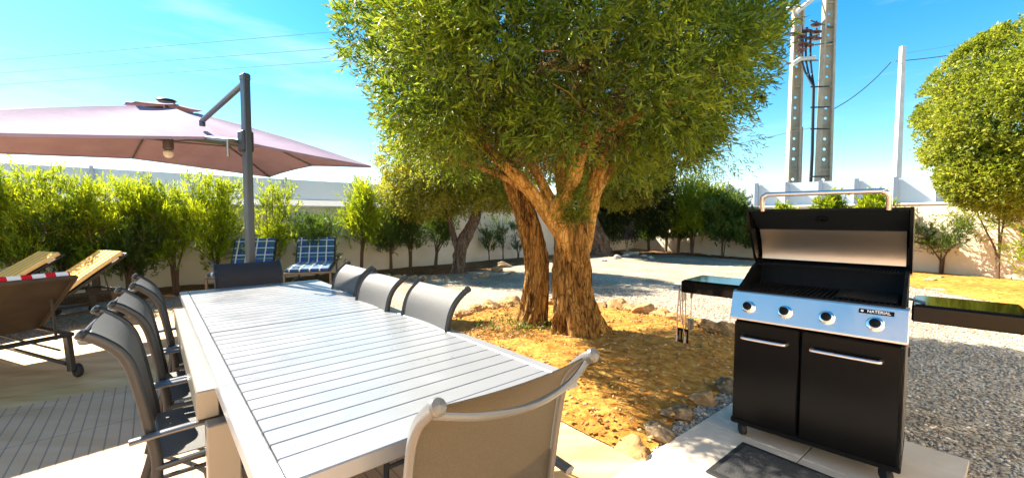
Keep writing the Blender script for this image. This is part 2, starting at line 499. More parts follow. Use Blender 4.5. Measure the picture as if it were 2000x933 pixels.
    def build(s, name, mat, parent=None, smooth=False, bevel=0.0, uv=None, mats=None):
        me = bpy.data.meshes.new(name)
        me.from_pydata([tuple(v) for v in s.v], [], s.f)
        me.update()
        if uv is not None:
            lay = me.uv_layers.new(name='UVMap')
            for l in me.loops:
                lay.data[l.index].uv = uv(me.vertices[l.vertex_index].co)
        if mat: me.materials.append(mat)
        o = bpy.data.objects.new(name, me)
        col.objects.link(o)
        if parent:
            o.parent = parent
            CH.setdefault(parent.name, []).append(o)
        if smooth:
            me.polygons.foreach_set('use_smooth', [True] * len(me.polygons))
            try:
                me.set_sharp_from_angle(angle=R(38))
            except Exception:
                pass
        if bevel:
            b = o.modifiers.new('bevel', 'BEVEL'); b.width = bevel; b.segments = 2; b.limit_method = 'ANGLE'
        return o

def np_mesh(name, verts, faces, mat, parent=None, smooth=False):
    me = bpy.data.meshes.new(name)
    nv, nf, k = len(verts), len(faces), faces.shape[1]
    me.vertices.add(nv)
    me.vertices.foreach_set('co', verts.astype(np.float32).ravel())
    me.loops.add(nf * k)
    me.loops.foreach_set('vertex_index', faces.astype(np.int32).ravel())
    me.polygons.add(nf)
    me.polygons.foreach_set('loop_start', np.arange(0, nf * k, k, dtype=np.int32))
    me.polygons.foreach_set('loop_total', np.full(nf, k, dtype=np.int32))
    if smooth:
        me.polygons.foreach_set('use_smooth', np.ones(nf, dtype=bool))
    me.update(calc_edges=True)
    me.materials.append(mat)
    o = bpy.data.objects.new(name, me)
    col.objects.link(o)
    if parent:
        o.parent = parent
        CH.setdefault(parent.name, []).append(o)
    return o

def unit(a):
    return a / np.maximum(np.linalg.norm(a, axis=1, keepdims=True), 1e-9)

def leaves_on(base, direc, per, twig, ll, lw, spread=0.9, droop=0.15, curl=0.12):
    """twigs at base[] heading direc[]: per leaves each. returns verts, quads (two quads per leaf, folded at the middle)"""
    n = len(base)
    direc = unit(direc)
    t = (np.arange(per) + 0.5) / per
    t = np.tile(t, n) + NP.uniform(-0.04, 0.04, n * per)
    b = np.repeat(base, per, 0); d = np.repeat(direc, per, 0)
    tw = twig * np.repeat(NP.uniform(0.6, 1.25, n), per)
    p = b + d * (t * tw)[:, None]
    p[:, 2] -= droop * (t ** 2) * tw
    rnd = unit(NP.normal(size=(n * per, 3)))
    side = unit(np.cross(d, rnd))
    ld = unit(d * NP.uniform(0.5, 1.1, n * per)[:, None] + side * spread)
    rn2 = unit(np.cross(ld, unit(NP.normal(size=(n * per, 3)))))
    L = ll * NP.uniform(0.6, 1.2, n * per); W = lw * NP.uniform(0.7, 1.2, n * per)
    nn = unit(np.cross(ld, rn2))
    mid = p + ld * (L * 0.5)[:, None] + nn * (L * curl * 0.5)[:, None]
    tip = p + ld * L[:, None] - nn * (L * curl)[:, None]
    v = np.stack([p, mid + rn2 * W[:, None] * 0.5, tip, mid - rn2 * W[:, None] * 0.5], 1).reshape(-1, 3)
    f = np.arange(len(v)).reshape(-1, 4)
    return v, f

def join_np(parts):
    vs = []; fs = []; o = 0
    for v, f in parts:
        vs.append(v); fs.append(f + o); o += len(v)
    return np.concatenate(vs), np.concatenate(fs)

def P(px, y=None, z=0.0, Y=None):
    """a place in the yard from the survey of the photograph: where the sight line through (px, y) meets height z, or depth Y"""
    a = R(2.86)
    dx, dv = (px - 1000) / F, -(y - 466.5) / F
    dy = math.cos(a) + dv * math.sin(a)
    dz = -math.sin(a) + dv * math.cos(a)
    t = (Y / dy) if Y is not None else (z - CAMZ) / dz
    return Vector((dx * t, dy * t, CAMZ + dz * t))

ORD = ['first', 'second', 'third', 'fourth', 'fifth', 'sixth', 'seventh', 'eighth', 'ninth', 'tenth', 'eleventh', 'twelfth',
       'thirteenth', 'fourteenth', 'fifteenth', 'sixteenth', 'seventeenth', 'eighteenth', 'nineteenth', 'twentieth']

# deck axes (table, tiles and slab all follow them)
AX = Vector((0.757, 0.653, 0)); BX = Vector((-0.653, 0.757, 0))
OA = Vector((-0.55, 0.89, 0))
def AB(a, b, z=0.0): return OA + AX * a + BX * b + Vector((0, 0, z))
ANG = math.atan2(AX.y, AX.x)

# ================================================================== SETTING
def flat(name, poly, z, mat, th=0.0, kind='structure', jag=0.0):
    m = MB()
    if th:
        m.prism([(p[0], p[1]) for p in poly], z - th, z, lambda x, y, h: (x, y, h))
    else:
        m.add([(p[0], p[1], z) for p in poly], [tuple(range(len(poly)))])
    o = m.build(name, mat)
    props(o, kind=kind)
    return o

flat('ground', [(-400, -60), (400, -60), (400, 500), (-400, 500)], -0.06, G_far)
flat('gravel', [(-9.5, -3), (14, -3), (12.1, 8), (5.5, 18.9), (-9.5, 5.85)], -0.03, G_gravel)

def resample(poly, step):
    out_ = []
    n = len(poly)
    for i in range(n):
        a = Vector((poly[i][0], poly[i][1], 0)); b = Vector((poly[(i + 1) % n][0], poly[(i + 1) % n][1], 0))
        k = max(1, int((b - a).length / step))
        for j in range(k):
            out_.append(a.lerp(b, j / k))
    return out_

def bed(name, poly, mat, z0=-0.022, amp=0.035, rings=26, jitter=0.05, mound=0.05, label=None):
    pts = resample(poly, 0.12)
    c = sum(pts, Vector()) / len(pts)
    vs = []; fs = []
    n = len(pts)
    for r in range(rings):
        k = 1 - r / rings
        for p in pts:
            q = c.lerp(p, k)
            jit = noise.noise(p * 3.0) * jitter * k
            q = q + (p - c).normalized() * jit
            e = min(1.0, (1 - k) * 6)
            z = z0 + e * (amp * (noise.noise(q * 1.3) + 0.5 * noise.noise(q * 4.0) + 0.25 * noise.noise(q * 11)) + mound * min(1, (1 - k) * 2))
            vs.append((q.x, q.y, z))
    for r in range(rings - 1):
        for i in range(n):
            j = (i + 1) % n
            fs.append((r * n + i, r * n + j, (r + 1) * n + j, (r + 1) * n + i))
    vs.append((c.x, c.y, vs[-1][2])); ci = len(vs) - 1
    for i in range(n):
        fs.append(((rings - 1) * n + i, (rings - 1) * n + (i + 1) % n, ci))
    m = MB(); m.add(vs, fs)
    return props(m.build(name, mat, smooth=True), kind='structure')

# tree bed in orange soil
BED = [(0.74, 2.30), (1.22, 2.90), (1.86, 3.38), (2.35, 3.85), (2.75, 4.6), (2.72, 5.2), (2.28, 6.15), (1.6, 6.6), (0.6, 6.85), (0.1, 6.85), (-0.72, 5.95), (-1.3, 4.75), (-0.4, 3.55)]
bed('soil_bed', BED, G_dirt)
# strip of brown soil along the back wall, and sunny soil along the right wall
bed('planting_strip', [(-8.9, 6.05), (-7.1, 6.5), (-5.6, 7.5), (-4.3, 8.7), (-2.9, 9.7), (-1.6, 10.2), (-0.4, 11.2), (0.7, 13.0), (2.2, 15.2), (2.2, 16.0), (-1.2, 13.0), (-6.9, 8.05), (-8.9, 6.35)], G_dirt2, mound=0.03, jitter=0.03)
bed('planting_strip', [(7.6, 5.0), (11.9, 4.6), (13.6, 5.4), (10.4, 10.7), (9.6, 11.6), (8.6, 11.7), (8.1, 9.4)], G_dirt, mound=0.03, jitter=0.08)
bed('planting_strip', [(2.7, 15.2), (4.2, 16.2), (5.5, 16.6), (6.9, 15.2), (8.2, 13.0), (8.9, 13.0), (6.2, 17.6), (5.5, 18.6), (3.0, 16.4)], G_dirt2, mound=0.03, jitter=0.03)

def deck_mat(name, ribbed):
    m = bpy.data.materials.new(name); m.use_nodes = True
    t = m.node_tree; b = t.nodes['Principled BSDF']
    b.inputs['Roughness'].default_value = 0.62
    b.inputs['Specular IOR Level'].default_value = 0.35
    tc = t.nodes.new('ShaderNodeTexCoord')
    mp = t.nodes.new('ShaderNodeMapping'); mp.inputs['Rotation'].default_value = (0, 0, -ANG)
    t.links.new(tc.outputs['Object'], mp.inputs['Vector'])
    sx = t.nodes.new('ShaderNodeSeparateXYZ'); t.links.new(mp.outputs[0], sx.inputs[0])
    def line(ax, per, wid, off=0.0, wob=0.0):
        a = t.nodes.new('ShaderNodeMath'); a.operation = 'ADD'; a.inputs[1].default_value = 100 * per + off
        t.links.new(sx.outputs[ax], a.inputs[0])
        src = a.outputs[0]
        md = t.nodes.new('ShaderNodeMath'); md.operation = 'MODULO'; md.inputs[1].default_value = per
        t.links.new(src, md.inputs[0])
        lt = t.nodes.new('ShaderNodeMath'); lt.operation = 'LESS_THAN'; lt.inputs[1].default_value = wid
        t.links.new(md.outputs[0], lt.inputs[0])
        return lt.outputs[0]
    n = t.nodes.new('ShaderNodeTexNoise'); n.inputs['Scale'].default_value = 2.4; n.inputs['Detail'].default_value = 8
    mp2 = t.nodes.new('ShaderNodeMapping'); mp2.inputs['Rotation'].default_value = (0, 0, -ANG); mp2.inputs['Scale'].default_value = (0.6, 3.0, 1)
    t.links.new(tc.outputs['Object'], mp2.inputs['Vector']); t.links.new(mp2.outputs[0], n.inputs['Vector'])
    cr = t.nodes.new('ShaderNodeValToRGB')
    cr.color_ramp.elements[0].position = 0.3; cr.color_ramp.elements[1].position = 0.72
    if ribbed:
        cr.color_ramp.elements[0].color = (0.68, 0.385, 0.20, 1); cr.color_ramp.elements[1].color = (0.84, 0.54, 0.33, 1)
        lines = [(0, 0.062, 0.0075), (1, 0.62, 0.009)]
    else:
        cr.color_ramp.elements[0].color = (0.58, 0.32, 0.115, 1); cr.color_ramp.elements[1].color = (0.80, 0.54, 0.28, 1)
        lines = [(1, 0.30, 0.006), (0, 1.2, 0.006)]
    t.links.new(n.outputs['Fac'], cr.inputs['Fac'])
    prev = cr.outputs['Color']
    hsum = None
    for ax, per, wid in lines:
        l = line(ax, per, wid)
        mx = t.nodes.new('ShaderNodeMix'); mx.data_type = 'RGBA'
        ml = t.nodes.new('ShaderNodeMath'); ml.operation = 'MULTIPLY'; ml.inputs[1].default_value = 0.7
        t.links.new(l, ml.inputs[0]); t.links.new(ml.outputs[0], mx.inputs[0])
        t.links.new(prev, mx.inputs[6]); mx.inputs[7].default_value = (0.16, 0.12, 0.09, 1)
        prev = mx.outputs[2]
    if ribbed:
        rb = line(1, 0.0155, 0.0065)
        mx = t.nodes.new('ShaderNodeMix'); mx.data_type = 'RGBA'
        ml = t.nodes.new('ShaderNodeMath'); ml.operation = 'MULTIPLY'; ml.inputs[1].default_value = 0.6
        t.links.new(rb, ml.inputs[0]); t.links.new(ml.outputs[0], mx.inputs[0])
        t.links.new(prev, mx.inputs[6]); mx.inputs[7].default_value = (0.24, 0.18, 0.14, 1)
        prev = mx.outputs[2]
    t.links.new(prev, b.inputs['Base Color'])
    n3 = t.nodes.new('ShaderNodeTexNoise'); n3.inputs['Scale'].default_value = 70
    t.links.new(tc.outputs['Object'], n3.inputs['Vector'])
    bp = t.nodes.new('ShaderNodeBump'); bp.inputs['Strength'].default_value = 0.2; bp.inputs['Distance'].default_value = 0.004
    t.links.new(n3.outputs['Fac'], bp.inputs['Height']); t.links.new(bp.outputs['Normal'], b.inputs['Normal'])
    return m
M_deck = deck_mat('plain_deck_tile', False)
M_deckr = deck_mat('ribbed_deck_tile', True)
def slab_mat():
    m = principled('pale_stone_slab', (0.52, 0.43, 0.33), 0.55, color2=(0.62, 0.53, 0.43), noise_scale=4, bump=0.1, bump_scale=60)
    return m
M_slab = slab_mat()

dk = [AB(1.84, -3.2), AB(1.84, 5.0), AB(1.84, 7.2), AB(-0.2, 7.0), AB(-1.2, 6.0), AB(-3.4, 4.3), AB(-8, 1.8), AB(-8, -3.2)]
flat('deck', dk, 0.0, M_deck, th=0.05)
flat('deck_ribbed_tiles', [AB(-7.6, -1.5), AB(-7.6, 3.48), AB(0.95, 3.48), AB(0.95, -1.5)], 0.004, M_deckr, th=0.003)
ORG = Vector((0.71, 2.27, 0)); SA = Vector((0.776, 0.630, 0)); SB = Vector((0.630, -0.776, 0))
def slab_t(name, a0, a1, b0, b1):
    g = 0.003
    pts = [ORG + SA * a + SB * b for a, b in ((a0 + g, b0 + g), (a1 - g, b0 + g), (a1 - g, b1 - g), (a0 + g, b1 - g))]
    m = MB(); m.prism([(p.x, p.y) for p in pts], -0.05, 0.002, lambda x, y, h: (x, y, h))
    return props(m.build(name, M_slab, bevel=0.003), kind='structure')
for i, (a0, a1) in enumerate(((-0.9, 0.0), (0.0, 0.71), (0.71, 1.42))):
    for (b0, b1) in ((0.0, 0.56), (0.56, 1.16)):
        slab_t('paving_slab', a0, a1, b0, b1)

# ---- added unseen facade behind the viewpoint, bounces warm sun and blocks blue sky
hs_ = thing('bounce_facade', AB(-7.5, -3.3, -0.05), ANG, 'cream facade with glazed doors, added unseen behind the viewer to bounce warm light', 'bounce facade')
M_bounce = principled('bounce_render', (0.80, 0.70, 0.56), 0.9, color2=(0.84, 0.75, 0.62), noise_scale=1.2, bump=0.2, bump_scale=40)
M_glass = principled('window_glass', (0.03, 0.04, 0.05), 0.05, 0.0, 0.6)
L_, xs = 17.0, [2.2, 4.4, 8.6, 11.0, 14.0, 15.4]
m = MB(); prev = 0.0
for i in range(0, 6, 2):
    m.box(((prev + xs[i]) / 2, -0.15, 1.75), (xs[i] - prev, 0.3, 3.5)); m.box(((xs[i] + xs[i + 1]) / 2, -0.15, 2.85), (xs[i + 1] - xs[i], 0.3, 1.3)); prev = xs[i + 1]
m.box(((prev + L_) / 2, -0.15, 1.75), (L_ - prev, 0.3, 3.5)); m.box((L_ / 2, -4.2, 1.75), (L_, 7.8, 3.5))
m.build('wall', M_bounce, hs_)
m = MB(); m.box((L_ / 2, -4.1, 3.6), (L_ + 0.5, 8.6, 0.2), ch=0.02); m.build('roof', M_cap, hs_)
for i in range(0, 6, 2):
    c_ = (xs[i] + xs[i + 1]) / 2; w_ = xs[i + 1] - xs[i]
    m = MB(); m.box((c_, -0.22, 1.1), (w_ - 0.1, 0.02, 2.15)); g_ = m.build('glass_door', M_glass, hs_)
    m = MB()
    for xx in (xs[i] + .03, c_, xs[i + 1] - .03): m.box((xx, -0.18, 1.1), (0.06, 0.06, 2.2))
    m.box((c_, -0.18, 2.17), (w_ - 0.13, 0.058, 0.06)); m.build('door_frame', M_barrier_w, g_)

# ---- garden walls
def wall(name, a, b, h, mat, label, th=0.16, inner=(0, 0)):
    a = Vector((*a, 0)); b = Vector((*b, 0))
    d = (b - a); L = d.length
    rz = math.atan2(d.y, d.x)
    t = thing(name, a, rz, label, 'wall')
    m = MB(); m.box((L / 2, th / 2, (h - 0.06) / 2 - 0.03), (L, th, h))
    m.build('wall_face', mat, t)
    m = MB(); m.box((L / 2, th / 2, h - 0.06 + 0.025 - 0.001), (L + 0.02, th + 0.05, 0.05), ch=0.008)
    m.build('coping', M_cap, t)
    return t
wall('garden_wall', (-10.5, 14.1 - 10.5 * .87), (5.5, 18.9), 1.64, M_wall, 'long pale rendered garden wall behind the feathery hedge on the left')
wall('garden_wall', (5.5, 18.9), (15.5, 18.9 - 16.7), 1.74, M_wall2, 'cream rendered garden wall behind the grill, streaked with leaf shadows')

# ---- noise barriers beyond the walls
def barrier(a, b, h, base_h, step, label, pmat, name='panel_fence', post_out=-0.12, pw=0.14):
    a = Vector((*a, 0)); b = Vector((*b, 0)); d = b - a; L = d.length
    t = thing(name, a, math.atan2(d.y, d.x), label, 'fence')
    m = MB(); m.box((L / 2, 0, base_h / 2), (L, 0.2, base_h)); m.build('base_wall', M_barrier_w, t)
    m = MB(); m.box((L / 2, 0, (base_h + h) / 2), (L, 0.05, h - base_h)); m.build('panel', pmat, t)
    n = int(L / step)
    for i in range(n + 1):
        m = MB(); m.box((i * step + 0.1, post_out, (base_h + h + 0.04) / 2 + 0.002), (pw, 0.16, h - base_h + 0.04))
        m.build('post', M_barrier_p, t)
    return t
barrier((-12, 17.7 - 12 * .93), (2, 17.7 + 2 * .93), 2.42, 1.85, 1.9, 'grey panel fence on a white base beyond the hedge on the left', M_barrier, pw=0.06, post_out=-0.1)
barrier((9.2, 20.6), (17.5, 14.0), 2.86, 1.9, 1.16, 'white panel fence with grey posts beyond the wall behind the grill', M_barrier_w)

# ================================================================== VEGETATION
def bark_tube(m, pts, radii, seg=40, sub=10, lobes=5, amp=0.10, fine=0.05, twist=0.8, seed=0.0, flare=0.0, flare_h=0.5, squash=(1, 1)):
    """organic trunk: smooth path, ribbed section, root flare"""
    P3 = [Vector(p) for p in pts]
    n = len(P3)
    path = []; rad = []
    for i in range(n - 1):
        p0 = P3[max(i - 1, 0)]; p1 = P3[i]; p2 = P3[i + 1]; p3 = P3[min(i + 2, n - 1)]
        for k in range(sub):
            t = k / sub
            q = 0.5 * ((2 * p1) + (p2 - p0) * t + (2 * p0 - 5 * p1 + 4 * p2 - p3) * t * t + (3 * p1 - p0 - 3 * p2 + p3) * t ** 3)
            path.append(q); s_ = t * t * (3 - 2 * t); rad.append(radii[i] * (1 - s_) + radii[i + 1] * s_)
    path.append(P3[-1]); rad.append(radii[-1])
    vs = []; fs = []
    u = Vector((1, 0, 0)); z0 = path[0].z; acc = 0
    for i, p in enumerate(path):
        t = (path[min(i + 1, len(path) - 1)] - path[max(i - 1, 0)]).normalized()
        if i: acc += (p - path[i - 1]).length
        u = (u - t * u.dot(t)).normalized(); w_ = t.cross(u)
        for k in range(seg):
            a = 2 * math.pi * k / seg
            aa = a + twist * acc
            f = 1 + amp * (math.sin(lobes * aa + seed) * 0.5 + math.sin((lobes + 3) * aa * 1.0 + 2 * seed + acc * 2) * 0.35)
            f += fine * noise.noise(Vector((math.cos(aa) * 4.5 + seed, math.sin(aa) * 4.5, acc * 2.2))) * 2
            f += fine * 0.7 * noise.noise(Vector((math.cos(aa) * 12 + seed, math.sin(aa) * 12, acc * 5)))
            rdg = 1 - abs(noise.noise(Vector((math.cos(aa) * 5.5 + seed * 2, math.sin(aa) * 5.5, acc * 1.1))))  * 3.2
            f += fine * 1.7 * rdg
            if flare:
                h = max(0, 1 - (p.z - z0) / flare_h)
                f += flare * h * h * (0.75 + 0.55 * math.sin(4 * a + seed) + 0.35 * math.sin(7 * a + seed * 3))
            vs.append(p + (u * math.cos(a) * squash[0] + w_ * math.sin(a) * squash[1]) * rad[i] * f)
    nr = len(path)
    for i in range(nr - 1):
        for k in range(seg):
            k2 = (k + 1) % seg
            fs.append((i * seg + k, i * seg + k2, (i + 1) * seg + k2, (i + 1) * seg + k))
    fs.append(tuple((nr - 1) * seg + k for k in range(seg)))
    m.add(vs, fs)
    return path

# ---- the big tree (willow-leaved, two trunks)
TY = 4.9
big = thing('shade_tree', (0.78, 4.88, -0.03), 0, 'large two-trunked tree with orange bark and broad green crown in the soil bed', 'tree')
def TL(px, y, Y=TY):
    q = P(px, y, Y=Y) - Vector(big.location); return q
m = MB()
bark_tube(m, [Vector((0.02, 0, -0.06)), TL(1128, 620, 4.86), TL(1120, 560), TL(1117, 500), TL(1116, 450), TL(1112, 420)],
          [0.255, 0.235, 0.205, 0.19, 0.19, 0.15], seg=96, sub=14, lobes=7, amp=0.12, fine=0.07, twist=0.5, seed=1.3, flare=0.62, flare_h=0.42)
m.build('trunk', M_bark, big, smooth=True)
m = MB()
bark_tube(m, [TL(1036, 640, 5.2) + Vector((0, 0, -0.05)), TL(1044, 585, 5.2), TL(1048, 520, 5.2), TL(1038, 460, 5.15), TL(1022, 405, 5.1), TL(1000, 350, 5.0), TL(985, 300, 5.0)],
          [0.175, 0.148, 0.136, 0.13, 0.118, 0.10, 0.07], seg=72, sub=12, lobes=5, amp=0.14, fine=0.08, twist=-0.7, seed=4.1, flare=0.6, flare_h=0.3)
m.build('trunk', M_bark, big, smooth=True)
LIMBS = [
    ([(1114, 530, 4.86), (1104, 470, 4.80), (1075, 425, 4.76), (1040, 378, 4.7), (1005, 340, 4.6), (950, 290, 4.5), (890, 220, 4.3), (820, 150, 4.2)], [0.09, 0.10, 0.085, 0.068, 0.06, 0.05, 0.04, 0.02]),
    ([(1098, 425, 4.80), (1072, 385, 4.78), (1052, 345, 4.8), (1030, 300, 4.9), (1000, 220, 5.0)], [0.07, 0.058, 0.05, 0.04, 0.02]),
    ([(1095, 440, 4.78), (1085, 410, 4.72), (1108, 378, 4.66), (1125, 335, 4.6), (1134, 275, 4.55), (1150, 190, 4.4), (1140, 90, 4.2)], [0.11, 0.088, 0.078, 0.072, 0.064, 0.05, 0.025]),
    ([(1124, 540, 4.86), (1136, 470, 4.90), (1148, 420, 4.95), (1160, 370, 4.95), (1172, 330, 4.9), (1196, 285, 4.85), (1260, 210, 4.8), (1330, 130, 4.6)], [0.10, 0.115, 0.098, 0.085, 0.07, 0.055, 0.04, 0.02]),
    ([(1112, 440, 4.9), (1100, 380, 5.1), (1090, 300, 5.2), (1080, 180, 5.2)], [0.09, 0.075, 0.06, 0.03]),
    ([(1160, 380, 4.95), (1200, 320, 5.3), (1260, 260, 5.6), (1320, 200, 5.7)], [0.06, 0.05, 0.04, 0.02]),
    ([(1005, 345, 4.95), (950, 290, 5.2), (880, 250, 5.5), (800, 200, 5.5)], [0.075, 0.06, 0.045, 0.02]),
    ([(1125, 340, 4.6), (1160, 270, 4.3), (1240, 230, 4.0), (1330, 190, 3.8)], [0.045, 0.04, 0.03, 0.015]),
    ([(1040, 378, 4.7), (960, 335, 4.9), (870, 310, 5.1), (800, 290, 5.3)], [0.04, 0.032, 0.024, 0.012]),
]
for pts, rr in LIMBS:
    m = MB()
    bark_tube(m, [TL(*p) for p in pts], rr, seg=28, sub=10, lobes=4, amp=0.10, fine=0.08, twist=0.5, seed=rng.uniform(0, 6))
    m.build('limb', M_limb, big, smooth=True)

def crown_pts(n, centre, rad, seed, clumps=130, crad=(0.32, 0.6), shell=(0.62, 1.0), keep=None, lump=0.14):
    """clump centres on the crown's uneven shell; twig starts spread through each clump, heading outward"""
    g = np.random.default_rng(seed)
    d = unit(g.normal(size=(clumps * 3, 3)))
    c = np.array(centre); r = np.array(rad)
    k = g.uniform(shell[0] ** 2, shell[1] ** 2, len(d)) ** 0.5
    lumpv = np.array([1 + lump * 1.6 * noise.noise(Vector(x) * 1.7 + Vector((seed, 0, 0))) for x in d])
    cc = c + d * r * (k * lumpv)[:, None]
    if keep is not None:
        msk = np.array([keep(p) for p in cc]); cc = cc[msk]; d = d[msk]
    cc = cc[:clumps]; d = d[:clumps]
    idx = g.integers(0, len(cc), n)
    cr = g.uniform(crad[0], crad[1], len(cc))[idx]
    o = unit(g.normal(size=(n, 3)))
    pos = cc[idx] + o * (cr * g.uniform(0.15, 1.0, n) ** 0.5)[:, None]
    q_ = np.linalg.norm((pos - c) / r, axis=1, keepdims=True)
    pos = np.where(q_ > 1.0, c + (pos - c) / q_, pos)
    di = unit(o * 0.9 + d[idx] * 0.8 + g.normal(size=(n, 3)) * 0.35)
    return pos, di

BL = np.array(big.location)
CC = (0.45, 4.75, 3.1)
def keep_main(p):
    # open underneath near the trunks: limbs show
    rel = p - np.array([0.5, 4.8, 0])
    rr = math.hypot(rel[0], rel[1])
    if p[2] < 2.45 and rr < 0.8: return False
    if p[2] < 2.02: return False
    if p[2] > 3.9 and rng.random() < 0.75: return False
    return True
pos, di = crown_pts(16000, CC, (2.12, 2.02, 1.52), 5, clumps=320, crad=(0.18, 0.36), keep=keep_main, lump=0.06)
v1, f1 = leaves_on(pos - BL, di + np.array([0, 0, 0.12]), 9, 0.17, 0.088, 0.0175, spread=0.62, droop=0.1)
np_mesh('crown', v1, f1, L_main, big)
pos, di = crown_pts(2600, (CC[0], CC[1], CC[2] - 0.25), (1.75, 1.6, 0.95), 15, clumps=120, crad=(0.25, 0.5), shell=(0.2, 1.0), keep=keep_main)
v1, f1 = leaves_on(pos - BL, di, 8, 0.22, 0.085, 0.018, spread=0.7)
np_mesh('inner_foliage', v1, f1, L_shade, big)
# dry twiggy undergrowth around the limbs
pos, di = crown_pts(2700, (0.35, 4.85, 2.45), (1.55, 1.3, 0.55), 25, clumps=70, crad=(0.2, 0.4), shell=(0.3, 1.0), lump=0.2)
v1, f1 = leaves_on(pos - BL, di, 7, 0.16, 0.060, 0.011, spread=0.8)
np_mesh('dry_foliage', v1, f1, L_dry, big)
m = MB()
g = random.Random(3)
for i in range(620):
    th = g.uniform(0, 6.283); r0 = g.uniform(0.1, 1.6)
    p = Vector((0.4 + r0 * math.cos(th), 4.8 + r0 * math.sin(th), g.uniform(2.0, 3.0) + 0.1 * r0)) - Vector(big.location)
    d = Vector((g.gauss(0, 1), g.gauss(0, 1), g.gauss(0.2, 0.7))).normalized()
    q = p + d * g.uniform(0.12, 0.3); e = q + (d + Vector((g.gauss(0, .6), g.gauss(0, .6), g.gauss(0, .5)))).normalized() * g.uniform(0.1, 0.25)
    m.tube([p, q, e], [0.0045, 0.0032, 0.0015], seg=4, cap=False)
props(m.build('twigs', M_twig, big), kind='stuff')
# sprouts hanging from the fork
pos = np.array([list(TL(1118 + g.uniform(-28, 32), 400 + g.uniform(-45, 38), 4.62)) for _ in range(170)])
v1, f1 = leaves_on(pos, NP.normal(size=(len(pos), 3)) * np.array([.7, .7, .5]) + np.array([0, -0.4, 0.3]), 8, 0.13, 0.07, 0.010, spread=0.5)
np_mesh('sprouts', v1, f1, L_main, big)
# thin hanging branch end, right side
pos, di = crown_pts(420, (2.3, 5.2, 2.25), (0.62, 0.5, 0.42), 35, clumps=26, crad=(0.12, 0.32), shell=(0.1, 1.0))
v1, f1 = leaves_on(pos - BL, di + np.array([0.3, 0, -0.5]), 8, 0.2, 0.07, 0.010, spread=0.6)
np_mesh('hanging_foliage', v1, f1, L_main, big)

# ---- the two trees behind it
def back_tree(name, base, label, trunk_pts, rr, crown, leaf, n, seed, per=7, ll=0.07, lw=0.02, twig=0.2, clumps=80, crad=(0.25, 0.5), shell=(0.5, 1.0), tmat=None, inner=None, keep=None, limbs=()):
    t = thing(name, base, 0, label, 'tree')
    m = MB(); bark_tube(m, trunk_pts, rr, seg=40, sub=8, lobes=5, amp=0.12, fine=0.08, seed=seed, flare=0.4, flare_h=0.3)
    m.build('trunk', tmat or M_bark2, t, smooth=True)
    for lp, lr in limbs:
        m = MB(); bark_tube(m, lp, lr, seg=14, sub=6, lobes=3, amp=0.1, fine=0.06, seed=seed + 1)
        m.build('limb', tmat or M_bark2, t, smooth=True)
    parts = []
    for k, (c, r, share) in enumerate(crown):
        pos, di = crown_pts(int(n * share), c, r, seed + k, clumps=clumps, crad=crad, shell=shell, keep=keep)
        parts.append(leaves_on(pos, di, per, twig, ll, lw, spread=0.8))
    v, f = join_np(parts)
    np_mesh('crown', v, f, leaf, t)
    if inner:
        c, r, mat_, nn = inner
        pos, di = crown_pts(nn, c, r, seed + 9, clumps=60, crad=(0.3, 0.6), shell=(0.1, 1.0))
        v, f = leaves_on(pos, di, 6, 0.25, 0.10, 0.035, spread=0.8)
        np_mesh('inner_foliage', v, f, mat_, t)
    return t

b1 = P(896, 530, 0)
back_tree('olive_tree', (b1.x, b1.y, -0.02), 'yellow-green olive tree with a leaning grey trunk, left of the big tree',
    [(0, 0, -0.05), (0.02, 0, 0.4), (0.10, 0, 0.75), (0.38, 0, 1.25), (0.52, 0, 1.75), (0.6, 0.1, 2.3)], [0.17, 0.15, 0.15, 0.12, 0.10, 0.05],
    [((-0.1, 0.0, 2.75), (1.85, 1.4, 1.2), 0.62), ((-0.8, -0.1, 2.0), (1.05, 0.9, 0.55), 0.2), ((1.1, 0.2, 2.1), (0.8, 0.8, 0.45), 0.18)], L_olive, 9500, 41, per=7, ll=0.085, lw=0.030, clumps=110,
    limbs=[([(0.02, 0, 0.45), (-0.12, 0, 0.9), (-0.3, 0.1, 1.5), (-0.6, 0.1, 2.1)], [0.09, 0.07, 0.05, 0.03])],
    inner=((0, 0.2, 2.7), (1.2, 1.0, 0.8), L_shade, 500))
b2 = P(1176, 497, 0)
back_tree('olive_tree', (b2.x, b2.y, -0.02), 'dark dense olive tree shading the far corner, right of the big trunk',
    [(0, 0, -0.05), (-0.05, 0, 0.4), (-0.35, 0, 1.1), (-0.55, 0, 1.8), (-0.4, 0, 2.8)], [0.36, 0.30, 0.24, 0.20, 0.10],
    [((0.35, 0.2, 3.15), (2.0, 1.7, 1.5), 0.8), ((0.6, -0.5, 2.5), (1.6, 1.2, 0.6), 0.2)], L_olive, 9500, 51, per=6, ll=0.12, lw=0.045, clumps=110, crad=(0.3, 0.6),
    inner=((1.0, 0.4, 2.35), (1.9, 1.5, 1.75), L_shade, 16000))  # dense dark leaves stand in for the shade within this crown

# ---- rounded tree at the right edge
b3 = P(2120, 562, 0)
back_tree('rounded_tree', (b3.x, b3.y, -0.02), 'clipped round yellow-green tree at the right edge above the cream wall',
    [(0, 0, -0.05), (-0.1, 0, 0.7), (-0.15, 0, 1.6), (-0.2, 0, 2.6)], [0.14, 0.12, 0.11, 0.06],
    [((-0.25, 0.2, 3.42), (2.35, 1.9, 1.9), 0.82), ((-1.35, 0.1, 2.15), (1.1, 0.9, 0.6), 0.18)], L_round, 26000, 61, per=7, ll=0.070, lw=0.034, twig=0.13, clumps=420, crad=(0.18, 0.36), shell=(0.8, 1.0),
    inner=((-0.2, 0.3, 3.3), (1.9, 1.5, 1.45), L_shrub2, 3500))

